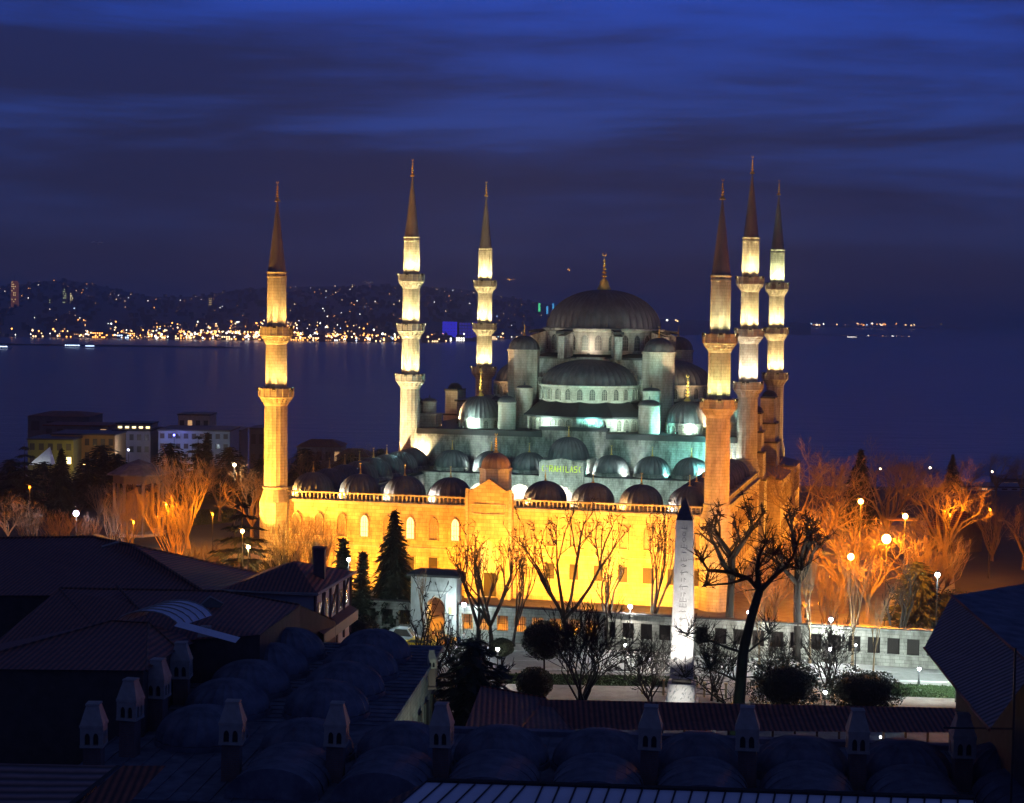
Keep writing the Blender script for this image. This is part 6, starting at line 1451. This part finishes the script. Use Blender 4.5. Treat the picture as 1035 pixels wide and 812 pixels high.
for px0, px1, pt, pb, mt, lab in ((447, 462, 325, 342, BLF, 'large far hotel front lit deep blue between two minarets'), (464, 478, 326, 342, BLF2, 'dim blue lit far building right of the deep blue one'), (478, 486, 325, 341, BLF2, 'narrow dim blue lit far building nearest the left rear minaret')):
    a, b_ = at(px0, pb, 4700), at(px1, pb, 4700); h = at(px0, pt, 4700).z-a.z; o = thing('far_building', lab, 'building', ((a.x+b_.x)/2, 4700, a.z)); w = b_.x-a.x; m = MB(); m.box(-w/2, w/2, 0, 30, -40, h); m.build('wall', FARW, o)
    m = MB(); k = 5
    for i in range(k):
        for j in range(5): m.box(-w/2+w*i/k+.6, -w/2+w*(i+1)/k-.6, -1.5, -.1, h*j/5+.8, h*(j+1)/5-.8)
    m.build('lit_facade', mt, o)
# waterfront buildings, each a box with a roof and lit windows
rg = random.Random(77); LM_ = [glow('lit_far_amber', (1, .40, .09), 6.56), glow('lit_far_warm', (1, .66, .34), 5.64), glow('lit_far_white', (1, .93, .86), 6.67), glow('lit_far_blue_white', (.55, .72, 1), 5.64), glow('lit_far_dim_amber', (.9, .42, .16), 1.40)]
def far_building(px, Y, w, h, mat):
    p = at(px, 345, Y); o = thing('waterfront_building', 'small far building with lit windows along the opposite shore', 'building', (p.x, Y, SEA), 0, 'buildings along the opposite shore')
    m = MB(); m.box(-w/2, w/2, 0, 16, -3, h); m.build('wall', FARW, o)
    m = MB(); n = max(2, int(w/5))
    for i in range(n):
        for j in range(max(1, int(h/5))):
            if rg.random() < .5: m.box(-w/2+w*(i+.2)/n, -w/2+w*(i+.75)/n, -.6, -.05, 1.5+j*5, 4.2+j*5)
    if m.f: m.build('lit_windows', mat, o)
    m = MB(); m.frustum([(-w/2-.5, -.5, h), (w/2+.5, -.5, h), (w/2+.5, 16.5, h), (-w/2-.5, 16.5, h)], [(-w/3, 6, h+3), (w/3, 6, h+3), (w/3, 10, h+3), (-w/3, 10, h+3)]); m.build('roof', TILE_D, o)
for i in range(110):
    px = rg.triangular(-5, 440, 260) if i < 95 else rg.uniform(430, 520); d = 0
    Y = shore(px)-20+rg.random()**2*160
    far_building(px, Y, rg.uniform(12, 34), rg.uniform(6, 16), LM_[rg.choices(range(5), (3, 3, 1.2, .5, 3))[0]])
# thousands of lamps and houses farther up: one mass per tint
def spark(m, p, r): m.add([p+Vector(v)*r for v in ((0, 0, 1), (.9, 0, 0), (0, -.9, 0), (-.9, 0, 0), (0, .9, 0), (0, 0, -1))], [(0, 2, 1), (0, 3, 2), (0, 4, 3), (0, 1, 4), (5, 1, 2), (5, 2, 3), (5, 3, 4), (5, 4, 1)])
SK = [MB() for _ in range(5)]; HS = MB()
def hill_pt(px, t): Y, z = hillz(px, t); p = at(px, 320, Y); return Vector((p.x, Y, z))
for i in range(2700):
    px = rg.uniform(-30, 640) if rg.random() < .8 else rg.triangular(240, 470, 380); t = rg.random()**1.1*.97
    if px > 540 and rg.random() < .5: continue
    if noise.noise(Vector((px*.025, t*5, 9))) < -.12 and rg.random() < .8: continue
    p = hill_pt(px, t)
    s_ = rg.uniform(8, 16); HS.box(p.x-s_/2, p.x+s_/2, p.y, p.y+s_, p.z-6, p.z+rg.uniform(5, 15))
    if rg.random() < .17:
        c = rg.choices(range(5), (2.2, 3, 1.6, .5, 4))[0]; spark(SK[c], p+Vector((rg.uniform(-8, 8), -3, rg.uniform(5, 11))), rg.uniform(.8, 1.7)*(1+.2*t))
for i in range(420):                     # streets just behind the quay
    px = rg.triangular(60, 450, 260); t = rg.random()**1.6*.16; p = hill_pt(px, t)
    if noise.noise(Vector((px*.05, 8, 2))) < -.1: continue
    spark(SK[rg.choices(range(5), (5, 4, 2, .4, 4))[0]], p+Vector((0, -4, rg.uniform(4, 12))), rg.uniform(1.0, 2.8))
for i in range(620):                     # quayside lamps
    px = rg.triangular(20, 450, 250) if rg.random() < .85 else rg.uniform(-10, 560)
    if noise.noise(Vector((px*.06, 3, 2))) < -.15: continue
    Y = shore(px)-30+rg.random()*130; p = at(px, 345, Y)
    c = rg.choices(range(5), (5, 4, 2.6, .5, 1.5))[0]; spark(SK[c], Vector((p.x, Y, SEA+rg.uniform(3, 22))), rg.uniform(1.3, 3.3))
for i in range(130):                     # right: low coast lamps
    px = rg.uniform(560, 745) if i < 80 else rg.uniform(680, 960)
    Y = 14000 if px > 690 else shore(px)+1600
    if px > 690: py = 328.2+rg.gauss(0, .6); 
    else: py = rg.uniform(322, 334)
    p = at(px, py, Y); spark(SK[rg.choices(range(5), (3, 4, 1.5, .3, 2))[0]], p, rg.uniform(3.4, 7.0)*Y/9000)
for i in range(60):
    px = rg.triangular(805, 925, 895); p = at(px, 341+rg.gauss(0, .5), 7600); spark(SK[rg.choices(range(5), (1, 4, 3, .3, 1))[0]], p, rg.uniform(2.2, 5.0))
for mm, mt, nm_ in zip(SK, LM_, ('amber', 'warm', 'white', 'blue white', 'dim amber')):
    tag(mm.build('city_lights', mt), 'scattered %s lamps of the far city across the water' % nm_, 'city lights', kind='stuff')
tag(HS.build('hillside_houses', FARW), 'mass of tiny dark houses covering the far hills', 'houses', kind='stuff')
tag(bpy.data.objects['city_lights'], None)
# lit boats on the strait
def boat(px, py, L_, mat, label):
    p = gr(px, py, SEA); o = thing('ferry', label, 'boat', (p.x, p.y, SEA), .1)
    m = MB(); m.add([(-L_/2, -3, 2), (L_*.4, -3, 2), (L_/2, 0, 2.6), (L_*.4, 3, 2), (-L_/2, 3, 2), (-L_*.46, -2, -1), (L_*.36, -2, -1), (L_*.45, 0, -1), (L_*.36, 2, -1), (-L_*.46, 2, -1)], [(0, 1, 2, 3, 4), (5, 9, 8, 7, 6), (0, 5, 6, 1), (1, 6, 7, 2), (2, 7, 8, 3), (3, 8, 9, 4), (4, 9, 5, 0)]); m.build('hull', WHITE, o)
    m = MB(); m.box(-L_*.4, L_*.25, -2.4, 2.4, 2.01, 4.6); m.box(-L_*.3, L_*.15, -2, 2, 4.6, 6.8); m.build('cabin', WHITE, o)
    m = MB(); [m.box(-L_*.38+k*L_*.08, -L_*.38+k*L_*.08+L_*.05, -2.6, -2.41, 2.7, 4.1) for k in range(8)]; m.build('lit_windows', mat, o)
    m = MB(); m.box(-L_*.12, -L_*.04, -.8, .8, 6.8, 9); m.build('funnel', DKH, o)
boat(75, 351.0, 44, LM_[3], 'blue white lit ferry on the dark water at left'); boat(3, 352.3, 34, LM_[3], 'small blue white lit ferry at the left edge of the water'); boat(92, 351.6, 26, LM_[3], 'smaller pale lit ferry just right of the blue white one'); boat(862, 341.6, 60, LM_[2], 'lit ship near the breakwater lamps at right')
# gulls circling in the floodlight
def gull(px, py, Y, rz, roll, label, span=1.5):
    p = at(px, py, Y); o = thing('gull', label, 'bird', p.to_tuple(), rz); o.rotation_euler = (roll, 0, rz)
    s_ = span/2; m = MB(); m.lathe([(.01, -.30), (.06, -.22), (.075, 0), (.055, .16), (.045, .22), (.01, .31)], 8); m.v = [(x, z, y) for x, y, z in m.v]
    for sg in (-1, 1):
        m.add([(0, .10, .03), (sg*s_*.45, .13, .16), (sg*s_, -.06, .06), (sg*s_*.45, -.10, .15), (0, -.10, .03), (0, .10, .0), (sg*s_*.45, .13, .13), (sg*s_, -.06, .045), (sg*s_*.45, -.10, .12), (0, -.10, .0)], [(0, 1, 3, 4), (1, 2, 3), (5, 9, 8, 6), (6, 8, 7), (0, 5, 6, 1), (1, 6, 7, 2), (2, 7, 8, 3), (3, 8, 9, 4)])
    m.add([(-.05, -.28, 0), (.05, -.28, 0), (.1, -.42, 0), (-.1, -.42, 0)], [(0, 1, 2, 3)]); m.build('body', WHITE, o, smooth=50)
gull(575, 273, 250, 1.2, .2, 'white gull gliding over the water left of the great dome spire', 2.0); gull(516, 283, 270, .6, -.2, 'white gull gliding right of the left rear minaret', 2.0); gull(372, 286, 235, .4, .3, 'white gull gliding left of the tall bright minaret, the upper of two', 2.0); gull(368, 311, 235, .2, .1, 'white gull gliding left of the tall bright minaret, the lower of two', 2.0); gull(98, 246, 180, .7, .3, 'white gull gliding in the dark sky at the far left', 1.5)
